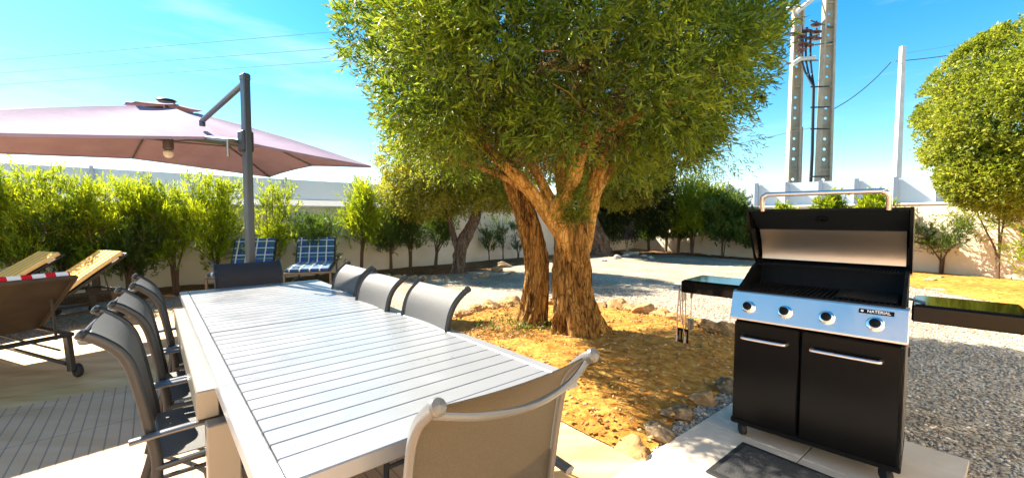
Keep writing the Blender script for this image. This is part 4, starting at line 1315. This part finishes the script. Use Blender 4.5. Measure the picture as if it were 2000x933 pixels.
# facing +a : local +y -> AX : rz = ANG - 90deg ; facing -a : ANG + 90 ; facing +b : ANG ; facing -b: ANG + 180
c0 = make_chair('dining_chair', 'x', M_sling_g, M_alu, GC)
def cp(a, b, rz, lab, src=c0): return copy_thing(src, AB(a, b), rz, lab)
ch_end = make_chair('dining_chair', 'x', M_sling, M_taupe, GC)
chair_at(ch_end, 0.53, 0.065, ANG, 'taupe-framed mesh chair at the near end of the table, seen from behind')
chair_at(c0, 0.0, 1.225, ANG - R(90), 'nearest of the three dark chairs on the left long side of the table')
cp(0.045, 1.84, ANG - R(90), 'middle of the three dark chairs on the left long side of the table')
cp(0.10, 2.50, ANG - R(90), 'farthest of the three dark chairs on the left long side of the table')
cp(0.80, 1.12, ANG + R(90), 'nearest of the three pale-backed chairs on the right long side of the table')
cp(0.76, 1.78, ANG + R(90), 'middle of the three pale-backed chairs on the right long side of the table')
cp(0.80, 2.44, ANG + R(90), 'farthest of the three pale-backed chairs on the right long side of the table')
ch_far = make_chair('dining_chair', 'x', M_sling_shade, M_alu, GC)
chair_at(ch_far, 0.50, 3.10, ANG + R(180), 'shade-darkened mesh chair at the far end of the table in front of the parasol mast')

# ---- cantilever parasol
UX = Vector((-0.84, 0.54, 0)).normalized(); VX = Vector((0.54, 0.84, 0)).normalized()
mast = Vector((-2.50, 4.00, 0))
um = thing('cantilever_parasol', mast, 0, 'large mauve cantilever parasol with a grey mast and side arm', 'parasol')
Cc = Vector((-4.5, 5.55, 0)) - mast
def U(u, v, z): return Cc + UX * u + VX * v + Vector((0, 0, z))
APEX = 2.80
tips = [U(-1.5, 2.02, 2.13), U(0, 2.0, 2.25), U(1.38, 2.0, 2.13), U(1.34, 0, 2.24), U(1.25, -2.6, 2.05), U(0, -2.65, 2.06), U(-1.35, -2.45, 1.93), U(-1.5, 0, 2.24)]  # unseen left tips stretched outward so their shadow covers the near deck
hubt = U(0, 0, APEX)
def canopy_point(k, s, t):
    """k sector, s along hem 0..1, t from hub 0..1"""
    a = tips[k]; b = tips[(k + 1) % 8]
    e = a.lerp(b, s)
    mid = 4 * s * (1 - s)
    e2 = e + (Vector((Cc.x, Cc.y, e.z)) - e) * 0.03 * mid
    p = hubt.lerp(e2, t)
    p.z += 0.045 * math.sin(math.pi * t) - 0.045 * mid * math.sin(math.pi * min(1, t * 1.02)) - 0.0
    return p
m = MB()
NS, NT = 8, 12
for k in range(8):
    grid = [[canopy_point(k, j / NS, 0.13 + 0.87 * i / NT) for j in range(NS + 1)] for i in range(NT + 1)]
    m.shell(grid, 0.003)
can = m.build('canopy', M_canvas, um, smooth=True)
m = MB()
for k in range(8):
    grid = []
    for i in range(4):
        row = []
        for j in range(NS + 1):
            p = canopy_point(k, j / NS, 0.03 + 0.125 * i / 3); p.z += 0.05 + 0.012 * math.sin(math.pi * j / NS) * (i / 3); row.append(p)
        grid.append(row)
    m.shell(grid, 0.003)
m.build('vent_flap', M_canvas, can, smooth=True)
m = MB()   # hem band hanging from the canopy
for k in range(8):
    grid = [[canopy_point(k, j / NS, 1.0) + Vector((0, 0, -0.028 * i)) for j in range(NS + 1)] for i in range(2)]
    m.shell(grid, 0.004)
m.build('hem', M_canvas, can, smooth=True)
m = MB(); m.lathe([(0.09, 0), (0.11, 0.02), (0.10, 0.03), (0.05, 0.04), (0.0, 0.041)], origin=hubt + Vector((0, 0, 0.045)), seg=18); m.build('finial', M_alu, um, smooth=True)
m = MB(); m.box((0, 0, 1.36), (0.060, 0.082, 2.56), rot=Matrix.Rotation(math.atan2(UX.y, UX.x) + R(90), 3, 'Z'), ch=0.008); m.build('mast', M_mast, um)
m = MB(); m.box((0, 0, 2.65), (0.068, 0.09, 0.07), rot=Matrix.Rotation(math.atan2(UX.y, UX.x) + R(90), 3, 'Z'), ch=0.012)
m.build('mast_cap', M_mast, um)
rotU = Matrix.Rotation(math.atan2(UX.y, UX.x), 3, 'Z')
m = MB(); m.box((UX.x * 0.02, UX.y * 0.02, 2.06), (0.11, 0.105, 0.20), rot=rotU, ch=0.015); m.build('slider', M_alu, um)
m = MB(); s0 = Vector((0, 0, 2.06)) + UX * 0.1; s1 = s0 - VX * 0.12
m.tube([s0, s1], 0.022, seg=10); m.tube([s1, s1 + Vector((0, 0, -0.15))], 0.012, seg=8); m.build('crank_handle', M_galv, um, smooth=True)
arm_a = Vector((0, 0, 2.05)) + UX * 0.08; arm_b = U(0, 0, 2.42)
arm_mid = P(395, 236, Y=4.78) - mast
m = MB(); m.tube([arm_a, arm_b], 0.038, seg=8, flat=(1, 0.7)); m.build('arm', M_alu, um)
m = MB(); m.tube([Vector((0, 0, 2.60)) + UX * 0.03, arm_mid], 0.034, seg=8, flat=(1, 0.7)); m.tube([arm_mid, arm_mid + Vector((0.0, 0.0, -0.06))], 0.03, seg=8); m.build('strut', M_mast, um)
m = MB(); m.lathe([(0.03, 2.22), (0.06, 2.24), (0.06, 2.42), (0.03, 2.46), (0.02, APEX)], origin=(Cc.x, Cc.y, 0), seg=14); hub = m.build('hub', M_galv, um, smooth=True)
m = MB(); m.lathe([(0.0, 2.12), (0.035, 2.13), (0.055, 2.16), (0.055, 2.20), (0.035, 2.22)], origin=(Cc.x, Cc.y, 0), seg=16); m.build('lamp_bulb', M_lamp, hub, smooth=True)
for k in range(8):
    m = MB(); t_ = tips[k]
    pts = [hubt + (t_ - hubt) * q + Vector((0, 0, 0.045 * math.sin(math.pi * q) - 0.022)) for q in (0.02, 0.25, 0.5, 0.75, 0.99)]
    m.tube(pts, 0.011, seg=6, flat=(1.2, .8)); rb = m.build('rib', M_galv, um)
    m = MB(); m.tube([Vector((Cc.x, Cc.y, 2.34)), pts[2] + Vector((0, 0, -0.01))], 0.009, seg=6); m.build('rib_strut', M_galv, rb)
m = MB()
m.box((0, 0, 0.045), (1.0, 0.10, 0.05), rot=rotU, ch=0.006); m.box((0, 0, 0.045), (0.10, 1.0, 0.052), rot=rotU, ch=0.006)
m.build('base_cross', M_alu, um)
for sx in (-1, 1):
    for sy in (-1, 1):
        m = MB(); m.box(rotU @ Vector((sx * 0.29, sy * 0.29, 0.035)), (0.45, 0.45, 0.06), rot=rotU, ch=0.01); m.build('base_weight', M_concrete, um)

# closed parasol far at the back
pc = P(1217, 492, 0); pc = Vector((pc.x, pc.y - 0.6, 0))
cpz = thing('closed_parasol', pc, 0, 'closed dark mauve parasol on its pole in the shade of the dark olive', 'parasol')
m = MB(); m.tube([(0, 0, 0), (0, 0, 1.75)], 0.022, seg=8); m.build('pole', M_galv, cpz)
m = MB(); vs = []; fs = []; prof = [(0.02, 1.72), (0.09, 1.62), (0.12, 1.3), (0.13, 1.2), (0.10, 1.12), (0.15, 0.8), (0.19, 0.55)]
for (r_, z_) in prof:
    for k in range(32):
        a = 2 * math.pi * k / 32; f = 1 + 0.28 * math.sin(8 * a + z_ * 2)
        vs.append((r_ * f * math.cos(a), r_ * f * math.sin(a), z_))
for i in range(len(prof) - 1):
    for k in range(32): fs.append((i * 32 + k, i * 32 + (k + 1) % 32, (i + 1) * 32 + (k + 1) % 32, (i + 1) * 32 + k))
m.add(vs, fs); m.build('canopy', principled('dark_mauve_canvas', (0.16, 0.11, 0.17), 0.85), cpz, smooth=True)
m = MB(); m.lathe([(0.25, 0), (0.25, 0.06), (0.05, 0.10), (0.03, 0.3)], seg=16); m.build('base', M_concrete, cpz)

# ---- sun loungers. local: origin under the hinge, +y towards the foot, head at -y
def lounger(name, loc, f, label, cloth, frame, sling, ang=38, blen=0.72, slen=1.22, wd=0.62, zz=0.36, th=0.05, edge=None, group=None, wheels=True, clip=False, cush_back_only=False, rack=False):
    rz = math.atan2(-f[0], f[1])
    t = thing(name, loc, rz, label, 'lounger', group)
    hw = wd / 2; ca, sa = math.cos(R(ang)), math.sin(R(ang))
    m = MB()
    for s in (-1, 1):
        m.tube([(s * hw, slen, zz), (s * hw, -0.55, zz)], 0.02, seg=8)
    m.tube([(-hw, slen, zz), (hw, slen, zz)], 0.02, seg=8); m.tube([(-hw, -0.55, zz), (hw, -0.55, zz)], 0.018, seg=8)
    m.build('frame', frame, t)
    for s in (-1, 1):
        m = MB(); m.box((s * (hw + .01), slen - 0.08, zz / 2), (0.035, 0.05, zz), ch=0.004); m.build('leg', frame, t)
        m = MB(); m.box((s * (hw + .01), -0.47, zz / 2 + 0.03), (0.035, 0.075, zz - .06), rot=Matrix.Rotation(R(-10), 3, 'X'), ch=0.004); lg = m.build('leg', frame, t)
        if wheels:
            m = MB(); m.lathe([(0.015, -0.02), (0.05, -0.02), (0.058, -0.01), (0.058, 0.01), (0.05, 0.02), (0.015, 0.02)], origin=(s * (hw + .045), -0.50, 0.058), axis=(1, 0, 0), seg=20)
            m.lathe([(0.01, -0.03), (0.012, 0.03)], origin=(s * (hw + .045), -0.50, 0.058), axis=(1, 0, 0), seg=10)
            m.build('wheel', M_rubber, t, smooth=True)
    for s in (-1, 1):
        m = MB(); m.tube([(s * (hw - .0), -0.45, 0.12), (s * (hw - .0), slen - .1, 0.12)], 0.018, seg=6); m.build('lower_rail', frame, t)
        if rack:
            m = MB(); m.tube([(s * (hw - .03), -0.42, 0.24), (s * (hw - .03), slen - .1, 0.24)], 0.010, seg=6); m.build('rack_rail', frame, t)
    # back support
    for s in (-1, 1):
        m = MB(); m.tube([(s * (hw - .06), -blen * ca * .62, zz + blen * sa * .62), (s * (hw - .06), -blen * ca * .62 - 0.05, zz - 0.04)], 0.010, seg=6)
        m.build('back_support', frame, t)
    def surf(y0, y1, off, nseg=12, sag=0.0, xw=hw, puff=0.0):
        grid = []
        for i in range(nseg + 1):
            q = y0 + (y1 - y0) * i / nseg; row = []
            for j in range(11):
                u = -1 + 2 * j / 10
                if q >= 0: y_, z_ = q, zz + off
                else: y_, z_ = q * ca, zz + off * ca + (-q) * sa; y_ = y_ + off * sa
                row.append((u * xw, y_, z_ - sag * (1 - u * u) + puff * math.sin(math.pi * 2 * i / nseg) ** 2 * 0.012))
            grid.append(row)
        return grid
    m = MB(); m.shell(surf(slen, 0, 0.0, 8, 0.01), 0.008); m.build('seat', sling, t, smooth=True)
    m = MB(); m.shell(surf(-0.001, -blen, 0.0, 10, 0.012), 0.008)
    for s in (-1, 1): m.tube([(s * hw, 0, zz), (s * hw, -blen * ca, zz + blen * sa)], 0.018, seg=8)
    m.tube([(-hw, -blen * ca, zz + blen * sa), (hw, -blen * ca, zz + blen * sa)], 0.018, seg=8)
    m.build('backrest', sling, t, smooth=True)
    # cushion: a separate thing lying on the lounger
    def uvf(co):
        if co.y >= -0.02: return (co.x + 0.5, co.y + 2)
        return (co.x + 0.5, 2 - math.hypot(co.y, co.z - zz))
    c = MB()
    c.shell(surf(slen - 0.03 if not cush_back_only else -0.02, -blen + 0.01 if not cush_back_only else -blen * .98, 0.022 + th / 2, 26, 0.0, hw - 0.015, 1.0), th)
    cu = c.build('cushion', cloth, None, smooth=True, bevel=0.012, uv=uvf)
    cu.location = loc; cu.rotation_euler = (0, 0, rz)
    if clip:
        m = MB(); m.box((-hw * .98, -blen * ca * .80, zz + blen * sa * .80 + .02), (0.03, 0.09, 0.03), rot=Matrix.Rotation(R(-ang), 3, 'X')); k = m.build('strap', M_pipe_w, cu)
    return t, cu
GL = 'sun loungers on the deck'; GK = 'lounger cushions'
M_lf = principled('dark_lounger_frame', (0.035, 0.032, 0.030), 0.4, 0.3)
M_lf2 = principled('bronze_lounger_frame', (0.16, 0.13, 0.10), 0.4, 0.3)
fy = (-0.40, -0.917)
def hinge(head, f, ang, blen): 
    d = blen * math.cos(R(ang)); return (head[0] + f[0] * d, head[1] + f[1] * d, 0)
_, k = lounger('sun_lounger', hinge((-5.62, 5.92), fy, 38, 0.78), fy, 'dark lounger under the right one of the two yellow striped cushions', M_yellow, M_lf, M_lf, ang=38, blen=0.78, group=GL, clip=True)
props(k, 'yellow and cream striped cushion on the raised back of the right rear lounger', 'cushion', GK)
_, k = lounger('sun_lounger', hinge((-6.55, 5.98), fy, 36, 0.78), fy, 'dark lounger at the left edge under the left yellow striped cushion', M_yellow, M_lf, M_lf, ang=36, blen=0.78, group=GL, clip=True)
props(k, 'yellow and cream striped cushion on the lounger at the left edge', 'cushion', GK)
fA = (-0.92, 0.39)
_, k = lounger('sun_lounger', hinge((-3.66, 3.10), fA, 36, 0.82), fA, 'nearest lounger, brown sling back raised, cut by the left edge', M_redw, M_lf, M_brown_sling, ang=36, blen=0.82, zz=0.38, group=GL, rack=True)
props(k, 'red and white striped cushion on the nearest lounger at the left edge', 'cushion', GK)
fp = (0.33, -0.944)
_, k = lounger('sun_lounger', (-4.02, 8.55, 0), fp, 'bronze-framed plaid lounger fully in view right of the parasol mast', M_plaid, M_lf2, M_brown_sling, ang=52, blen=0.66, slen=1.35, wd=0.72, zz=0.38, group=GL, wheels=False)
props(k, 'blue and yellow plaid cushion fully in view right of the parasol mast', 'cushion', GK)
_, k = lounger('sun_lounger', (-5.0, 8.05, 0), fp, 'bronze-framed lounger half hidden behind the parasol mast', M_plaid, M_lf2, M_brown_sling, ang=52, blen=0.66, slen=1.35, wd=0.72, zz=0.38, group=GL, wheels=False)
props(k, 'blue and yellow plaid cushion partly hidden by the parasol mast', 'cushion', GK)

# ================================================================== GRILL
# local: x along the front (0 left .. 0.76 right), y = depth to the back, z up
GX = Vector((0.7095, -0.7047, 0)).normalized()
gr = thing('gas_grill', (1.366, 2.55, 0), math.atan2(GX.y, GX.x), 'black four-burner gas grill with open lid and steel control panel on the paving slab', 'grill')
GW = 0.765
BD = 0.50
m = MB(); m.box((GW / 2, BD / 2 + 0.012, 0.425), (GW - 0.004, BD - 0.024, 0.63), ch=0.006); m.build('cabinet', M_black, gr)
m = MB(); m.box((GW / 2, BD / 2, 0.098), (GW + 0.012, BD + 0.02, 0.032), ch=0.006); m.build('base_plate', M_blackm, gr)
for i, (x0, x1) in enumerate(((0.006, 0.338), (0.346, GW - 0.006))):
    m = MB(); m.box(((x0 + x1) / 2, -0.004, 0.415), (x1 - x0, 0.03, 0.60), ch=0.007); d = m.build('door', M_black, gr)
    hx0, hx1 = (x0 + 0.045, x1 - 0.055) if i == 0 else (x0 + 0.05, x1 - 0.075)
    hz = 0.628
    m = MB(); m.tube(spline([(hx0, -0.018, hz), (hx0 + 0.006, -0.045, hz), (hx0 + 0.03, -0.055, hz), (hx1 - 0.03, -0.055, hz), (hx1 - 0.006, -0.045, hz), (hx1, -0.018, hz)], 6), 0.0095, seg=12)
    m.build('handle', M_steel, d, smooth=True)
# side panel vents and screws (right side)
m = MB(); m.box((GW + 0.002, BD / 2 + 0.03, 0.42), (0.006, BD - 0.12, 0.56), ch=0.002); m.build('side_panel', M_galv, gr)
m = MB(); m.box((GW + 0.008, BD * .8, 0.60), (0.010, 0.03, 0.05), ch=0.003); m.build('latch', M_rubber, gr)
# control panel (sloping)
def prismx(m, poly, x0, x1): return m.prism(poly, x0, x1, lambda a, b, h: (h, a, b))
m = MB(); prismx(m, [(-0.050, 0.735), (-0.012, 0.728), (0.10, 0.728), (0.10, 0.895), (0.012, 0.900), (0.002, 0.893), (-0.052, 0.745)], -0.012, GW + 0.012)
m.build('control_panel', M_steel, gr, bevel=0.003)
pn = Vector((0, -0.94, 0.343)).normalized()       # panel normal
pu = Vector((0, 0.343, 0.94)).normalized()        # up the panel
pc0 = Vector((0, -0.025, 0.819))
for x in (0.085, 0.27, 0.46, 0.655):
    o_ = Vector((x, 0, 0)) + pc0 + pu * -0.008
    m = MB(); m.lathe([(0.036, 0.0), (0.036, 0.006), (0.030, 0.010), (0.0, 0.010)], origin=o_, axis=pn, seg=28); bz = m.build('knob_bezel', M_chrome, gr, smooth=True)
    m = MB(); m.lathe([(0.028, 0.008), (0.027, 0.022), (0.024, 0.036), (0.0, 0.037)], origin=o_, axis=pn, seg=28); m.build('knob_ring', M_chrome, bz, smooth=True)
    m = MB(); m.lathe([(0.0225, 0.030), (0.0220, 0.043), (0.018, 0.046), (0.0, 0.046)], origin=o_, axis=pn, seg=24)
    m.box(o_ + pn * 0.048 + pu * 0.006, (0.004, 0.006, 0.018), rot=Matrix.Rotation(R(-20), 3, 'X')); m.build('knob', M_blackm, bz, smooth=True)
# badge with lettering
bo = Vector((0.655, 0, 0)) + pc0 + pu * 0.052 + pn * 0.003
rotP = Matrix.Rotation(R(-20), 3, 'X')
m = MB(); m.box(bo, (0.135, 0.003, 0.022), rot=rotP, ch=0.001); badge = m.build('badge', M_blackm, gr)
M_let = principled('white_lettering', (0.8, 0.8, 0.8), 0.5)
def lettering(txt, size, mat4, parent, mat, name='lettering'):
    cu = bpy.data.curves.new('txt', 'FONT'); cu.body = txt; cu.size = size; cu.align_x = 'CENTER'; cu.align_y = 'CENTER'; cu.extrude = 0.0006; cu.offset = size * 0.02
    to = bpy.data.objects.new('txt', cu); col.objects.link(to)
    dg = bpy.context.evaluated_depsgraph_get()
    me = bpy.data.meshes.new_from_object(to.evaluated_get(dg))
    col.objects.unlink(to); bpy.data.objects.remove(to)
    me.transform(mat4); me.materials.clear(); me.materials.append(mat)
    o = bpy.data.objects.new(name, me); col.objects.link(o); o.parent = parent
    CH.setdefault(parent.name, []).append(o)
    return o
Mx = Matrix.Translation(bo + pn * 0.0022 + Vector((0.010, 0, 0))) @ Matrix.Rotation(R(70), 4, 'X')
lettering('NATERIAL', 0.0195, Mx, badge, M_let)
m = MB()
lo = bo + pn * 0.002 + Vector((-0.054, 0, 0))
m.lathe([(0.0065, 0), (0.0065, 0.0012), (0.0, 0.0012)], origin=lo, axis=pn, seg=6); m.build('emblem', M_let, badge)
m = MB(); m.tube([lo + pn * .0016 - pu * .004 + Vector((-.002, 0, 0)), lo + pn * .0016 + Vector((.002, 0, 0)), lo + pn * .0016 + pu * .004 + Vector((-.001, 0, 0))], 0.0009, seg=4); m.build('emblem_mark', M_blackm, badge)
# firebox
m = MB()
prismx(m, [(0.015, 0.73), (0.46, 0.73), (0.50, 1.03), (0.485, 1.03), (0.43, 0.80), (0.05, 0.80), (0.03, 0.905), (0.012, 0.905)], 0.02, GW - 0.02)
for x0 in (0.004, GW - 0.020):
    prismx(m, [(0.012, 0.73), (0.50, 0.73), (0.51, 1.05), (0.40, 1.045), (0.30, 1.02), (0.15, 0.955), (0.012, 0.906)], x0, x0 + 0.016)
m.build('firebox', M_blackm, gr)
m = MB()
for i in range(30):
    x = 0.035 + i * (GW - 0.07) / 29
    m.tube([(x, 0.05, 0.905), (x, 0.44, 0.905)], 0.0045, seg=5)
m.tube([(0.03, 0.06, 0.898), (GW - 0.03, 0.06, 0.898)], 0.006, seg=5); m.tube([(0.03, 0.42, 0.898), (GW - 0.03, 0.42, 0.898)], 0.006, seg=5)
m.build('cooking_grate', M_iron, gr)
m = MB(); m.box((0.60, 0.22, 0.913), (0.26, 0.30, 0.010), ch=0.003); m.build('griddle_plate', M_iron, gr)
m = MB()
for i in range(44):
    x = 0.05 + i * (GW - 0.10) / 43
    m.tube([(x, 0.34, 1.04), (x, 0.47, 1.04)], 0.002, seg=4)
for y_ in (0.34, 0.40, 0.47): m.tube([(0.03, y_, 1.037), (GW - 0.03, y_, 1.037)], 0.0032, seg=5)
m.build('warming_rack', M_iron, gr)
# lid, open: outer profile and a lining
LO = [(0.185, 1.395), (0.30, 1.392), (0.42, 1.365), (0.51, 1.29), (0.555, 1.17), (0.55, 1.06), (0.53, 1.02)]
LI = [(0.515, 1.03), (0.533, 1.07), (0.538, 1.17), (0.495, 1.28), (0.44, 1.285), (0.21, 1.382)]
lid = None
m = MB(); prismx(m, LO + [(0.515, 1.022), (0.532, 1.07), (0.537, 1.17), (0.495, 1.278), (0.41, 1.345), (0.30, 1.376), (0.185, 1.380)], 0.006, GW - 0.006)
lid = m.build('lid', M_black, gr)
SP = [(0.183, 1.397), (0.30, 1.394), (0.422, 1.367), (0.513, 1.292), (0.558, 1.17), (0.553, 1.06), (0.532, 1.012), (0.44, 1.03), (0.37, 1.10), (0.26, 1.26)]
for x0 in (-0.006, GW - 0.008):
    m = MB(); prismx(m, SP, x0, x0 + 0.014); m.build('lid_end', M_black, lid)
m = MB(); prismx(m, [(0.205, 1.378), (0.40, 1.268), (0.404, 1.274), (0.215, 1.385)], 0.012, GW - 0.012); m.build('lid_front_inside', principled('grey_enamel', (0.008, 0.011, 0.015), 0.4, 0, 0.3), lid)
lp = [(0.400 + 0.085 * math.sin(q * math.pi / 2) , 1.266 - 0.20 * q) for q in [i / 14 for i in range(15)]]
m = MB(); m.shell([[(x, a_, b_) for x in (0.022, 0.2, 0.4, 0.6, GW - 0.022)] for a_, b_ in lp], 0.006)
m.build('lid_liner', M_liner, lid, smooth=True)
m = MB(); m.lathe([(0.032, 0), (0.032, 0.006), (0.024, 0.009), (0.0, 0.009)], origin=(GW * .495, 0.268, 1.335), axis=(0, -0.5, -0.87), seg=20); m.tube([(GW * .495, 0.265, 1.33), (GW * .495 + .003, 0.235, 1.315)], 0.005, seg=6)
m.build('thermometer_stem', M_blackm, lid)
hh = [(0.09, 0.19, 1.385), (0.09, 0.165, 1.455), (0.115, 0.16, 1.478), (0.16, 0.16, 1.482), (GW - 0.16, 0.16, 1.482), (GW - 0.115, 0.16, 1.478), (GW - 0.09, 0.165, 1.455), (GW - 0.09, 0.19, 1.385)]
m = MB(); m.tube(spline(hh, 6), 0.0135, seg=14); m.build('lid_handle', M_steel, lid, smooth=True)
# side shelves
M_shelf = principled('gloss_black_shelf', (0.004, 0.004, 0.004), 0.08, 0.0, 0.2, coat=0.05)
for nm, x0, x1 in (('l', -0.415, -0.014), ('r', GW + 0.014, GW + 0.415)):
    m = MB()
    m.box(((x0 + x1) / 2, 0.19 + 0.19, 0.853), (x1 - x0, 0.38, 0.085), ch=0.008)
    s_ = m.build('side_shelf', M_shelf, gr)
    m = MB()
    m.box(((x0 + x1) / 2, 0.19 + 0.19, 0.8975), (x1 - x0 - 0.025, 0.355, 0.006), ch=0.002)
    m.build('shelf_top', M_shelf, s_)
    if nm == 'l':
        m = MB()
        for yy in (0.22, 0.27, 0.32, 0.37, 0.44): m.tube([(x0 + .002, yy, 0.86), (x0 - 0.022, yy, 0.85), (x0 - 0.026, yy, 0.832), (x0 - 0.014, yy, 0.826)], 0.0028, seg=5)
        m.build('hook', M_blackm, s_)
    else:
        m = MB()
        for k_ in range(4): m.tube([(x0 - 0.012, 0.20 + k_ * 0.02, 0.92), (x0 + 0.05, 0.20 + k_ * 0.02, 0.905)], 0.003, seg=4)
        m.build('bracket', M_galv, s_)
for (cx_, cy_) in ((0.05, 0.04), (GW - 0.05, 0.04), (0.05, BD - 0.05), (GW - 0.03, BD - 0.05)):
    m = MB(); m.lathe([(0.012, -0.016), (0.034, -0.015), (0.037, -0.008), (0.037, 0.008), (0.034, 0.015), (0.012, 0.016)], origin=(cx_, cy_, 0.040), axis=(0.8, 0.6, 0), seg=20)
    m.box((cx_, cy_, 0.074), (0.035, 0.035, 0.022), ch=0.004)
    m.build('caster', M_rubber, gr, smooth=True)

# hanging utensils (each its own thing)
def utensil(name, y, kind, label):
    Mg = Matrix.Translation(Vector(gr.location)) @ Matrix.Rotation(gr.rotation_euler[2], 4, 'Z')
    p0 = Mg @ Vector((-0.437, y, 0.832))
    t = thing(name, p0, gr.rotation_euler[2], label, 'utensil', 'tools hanging from the grill shelf')
    dx = rng.uniform(-.02, .02)
    if kind == 'tongs':
        for s in (-1, 1):
            m = MB(); m.tube([(0, 0, 0), (s * 0.012, 0, -0.18), (s * 0.03 + dx, 0, -0.34)], [0.005, 0.005, 0.004], seg=6); m.build('arm', M_steel, t)
            m = MB(); m.lathe([(0.004, -0.04), (0.012, -0.03), (0.014, 0.0), (0.008, 0.02)], origin=(s * 0.03 + dx, 0, -0.36), seg=8); m.build('tip', M_galv, t)
    else:
        L_ = {'spatula': 0.30, 'fork': 0.31, 'brush': 0.27}[kind]
        m = MB(); m.tube([(0, 0, 0.0), (dx * .3, 0, -0.10)], [0.008, 0.009], seg=8); m.build('handle', M_galv if kind != 'brush' else M_wood, t)
        m = MB(); m.tube([(dx * .3, 0, -0.10), (dx, 0, -L_)], 0.004, seg=6); m.build('shaft', M_steel, t)
        m = MB()
        if kind == 'spatula':
            for k_ in range(4): m.box((dx - 0.033 + k_ * 0.022, 0, -L_ - 0.05), (0.012, 0.003, 0.09))
            m.box((dx, 0, -L_ - 0.01), (0.08, 0.0035, 0.02)); m.box((dx, 0, -L_ - 0.095), (0.08, 0.0035, 0.018)); m.build('blade', M_blackm, t)
        elif kind == 'fork':
            for s in (-1, 1): m.tube([(dx, 0, -L_), (dx + s * 0.012, 0, -L_ - 0.02), (dx + s * 0.012, 0, -L_ - 0.09)], 0.0028, seg=5)
            m.build('tines', M_steel, t)
        else:
            m.box((dx, 0, -L_ - 0.03), (0.03, 0.05, 0.08), ch=0.004); m.build('brush_head', M_galv, t)
utensil('tongs', 0.22, 'tongs', 'long steel tongs hanging nearest at the front corner of the grill side shelf')
utensil('spatula', 0.27, 'spatula', 'slotted black-bladed spatula hanging from the grill side shelf')
utensil('fork', 0.32, 'fork', 'two-pronged steel fork hanging behind the spatula')
utensil('grill_brush', 0.44, 'brush', 'grill brush hanging rearmost from the grill side shelf')

# ---- mat
mt = MB()
mo = Vector((1.375, 2.44, 0))
def mm(a, b, z): return mo - SA * a + SB * b + Vector((0, 0, z))
mt = thing('door_mat', mm(0.0, 0.0, 0.004), math.atan2(SB.y, SB.x), 'black rubber-edged mat lying on the slab in front of the grill', 'mat')
m = MB(); m.box((0.36, -0.23, 0.004), (0.72, 0.46, 0.008), ch=0.003); m.build('border', M_rubber, mt)
M_pile = principled('charcoal_pile', (0.035, 0.035, 0.036), 0.95, color2=(0.06, 0.06, 0.06), noise_scale=90, bump=1.0, bump_scale=220)
m = MB(); m.box((0.36, -0.23, 0.010), (0.655, 0.395, 0.006), ch=0.002); m.build('pile', M_pile, mt)
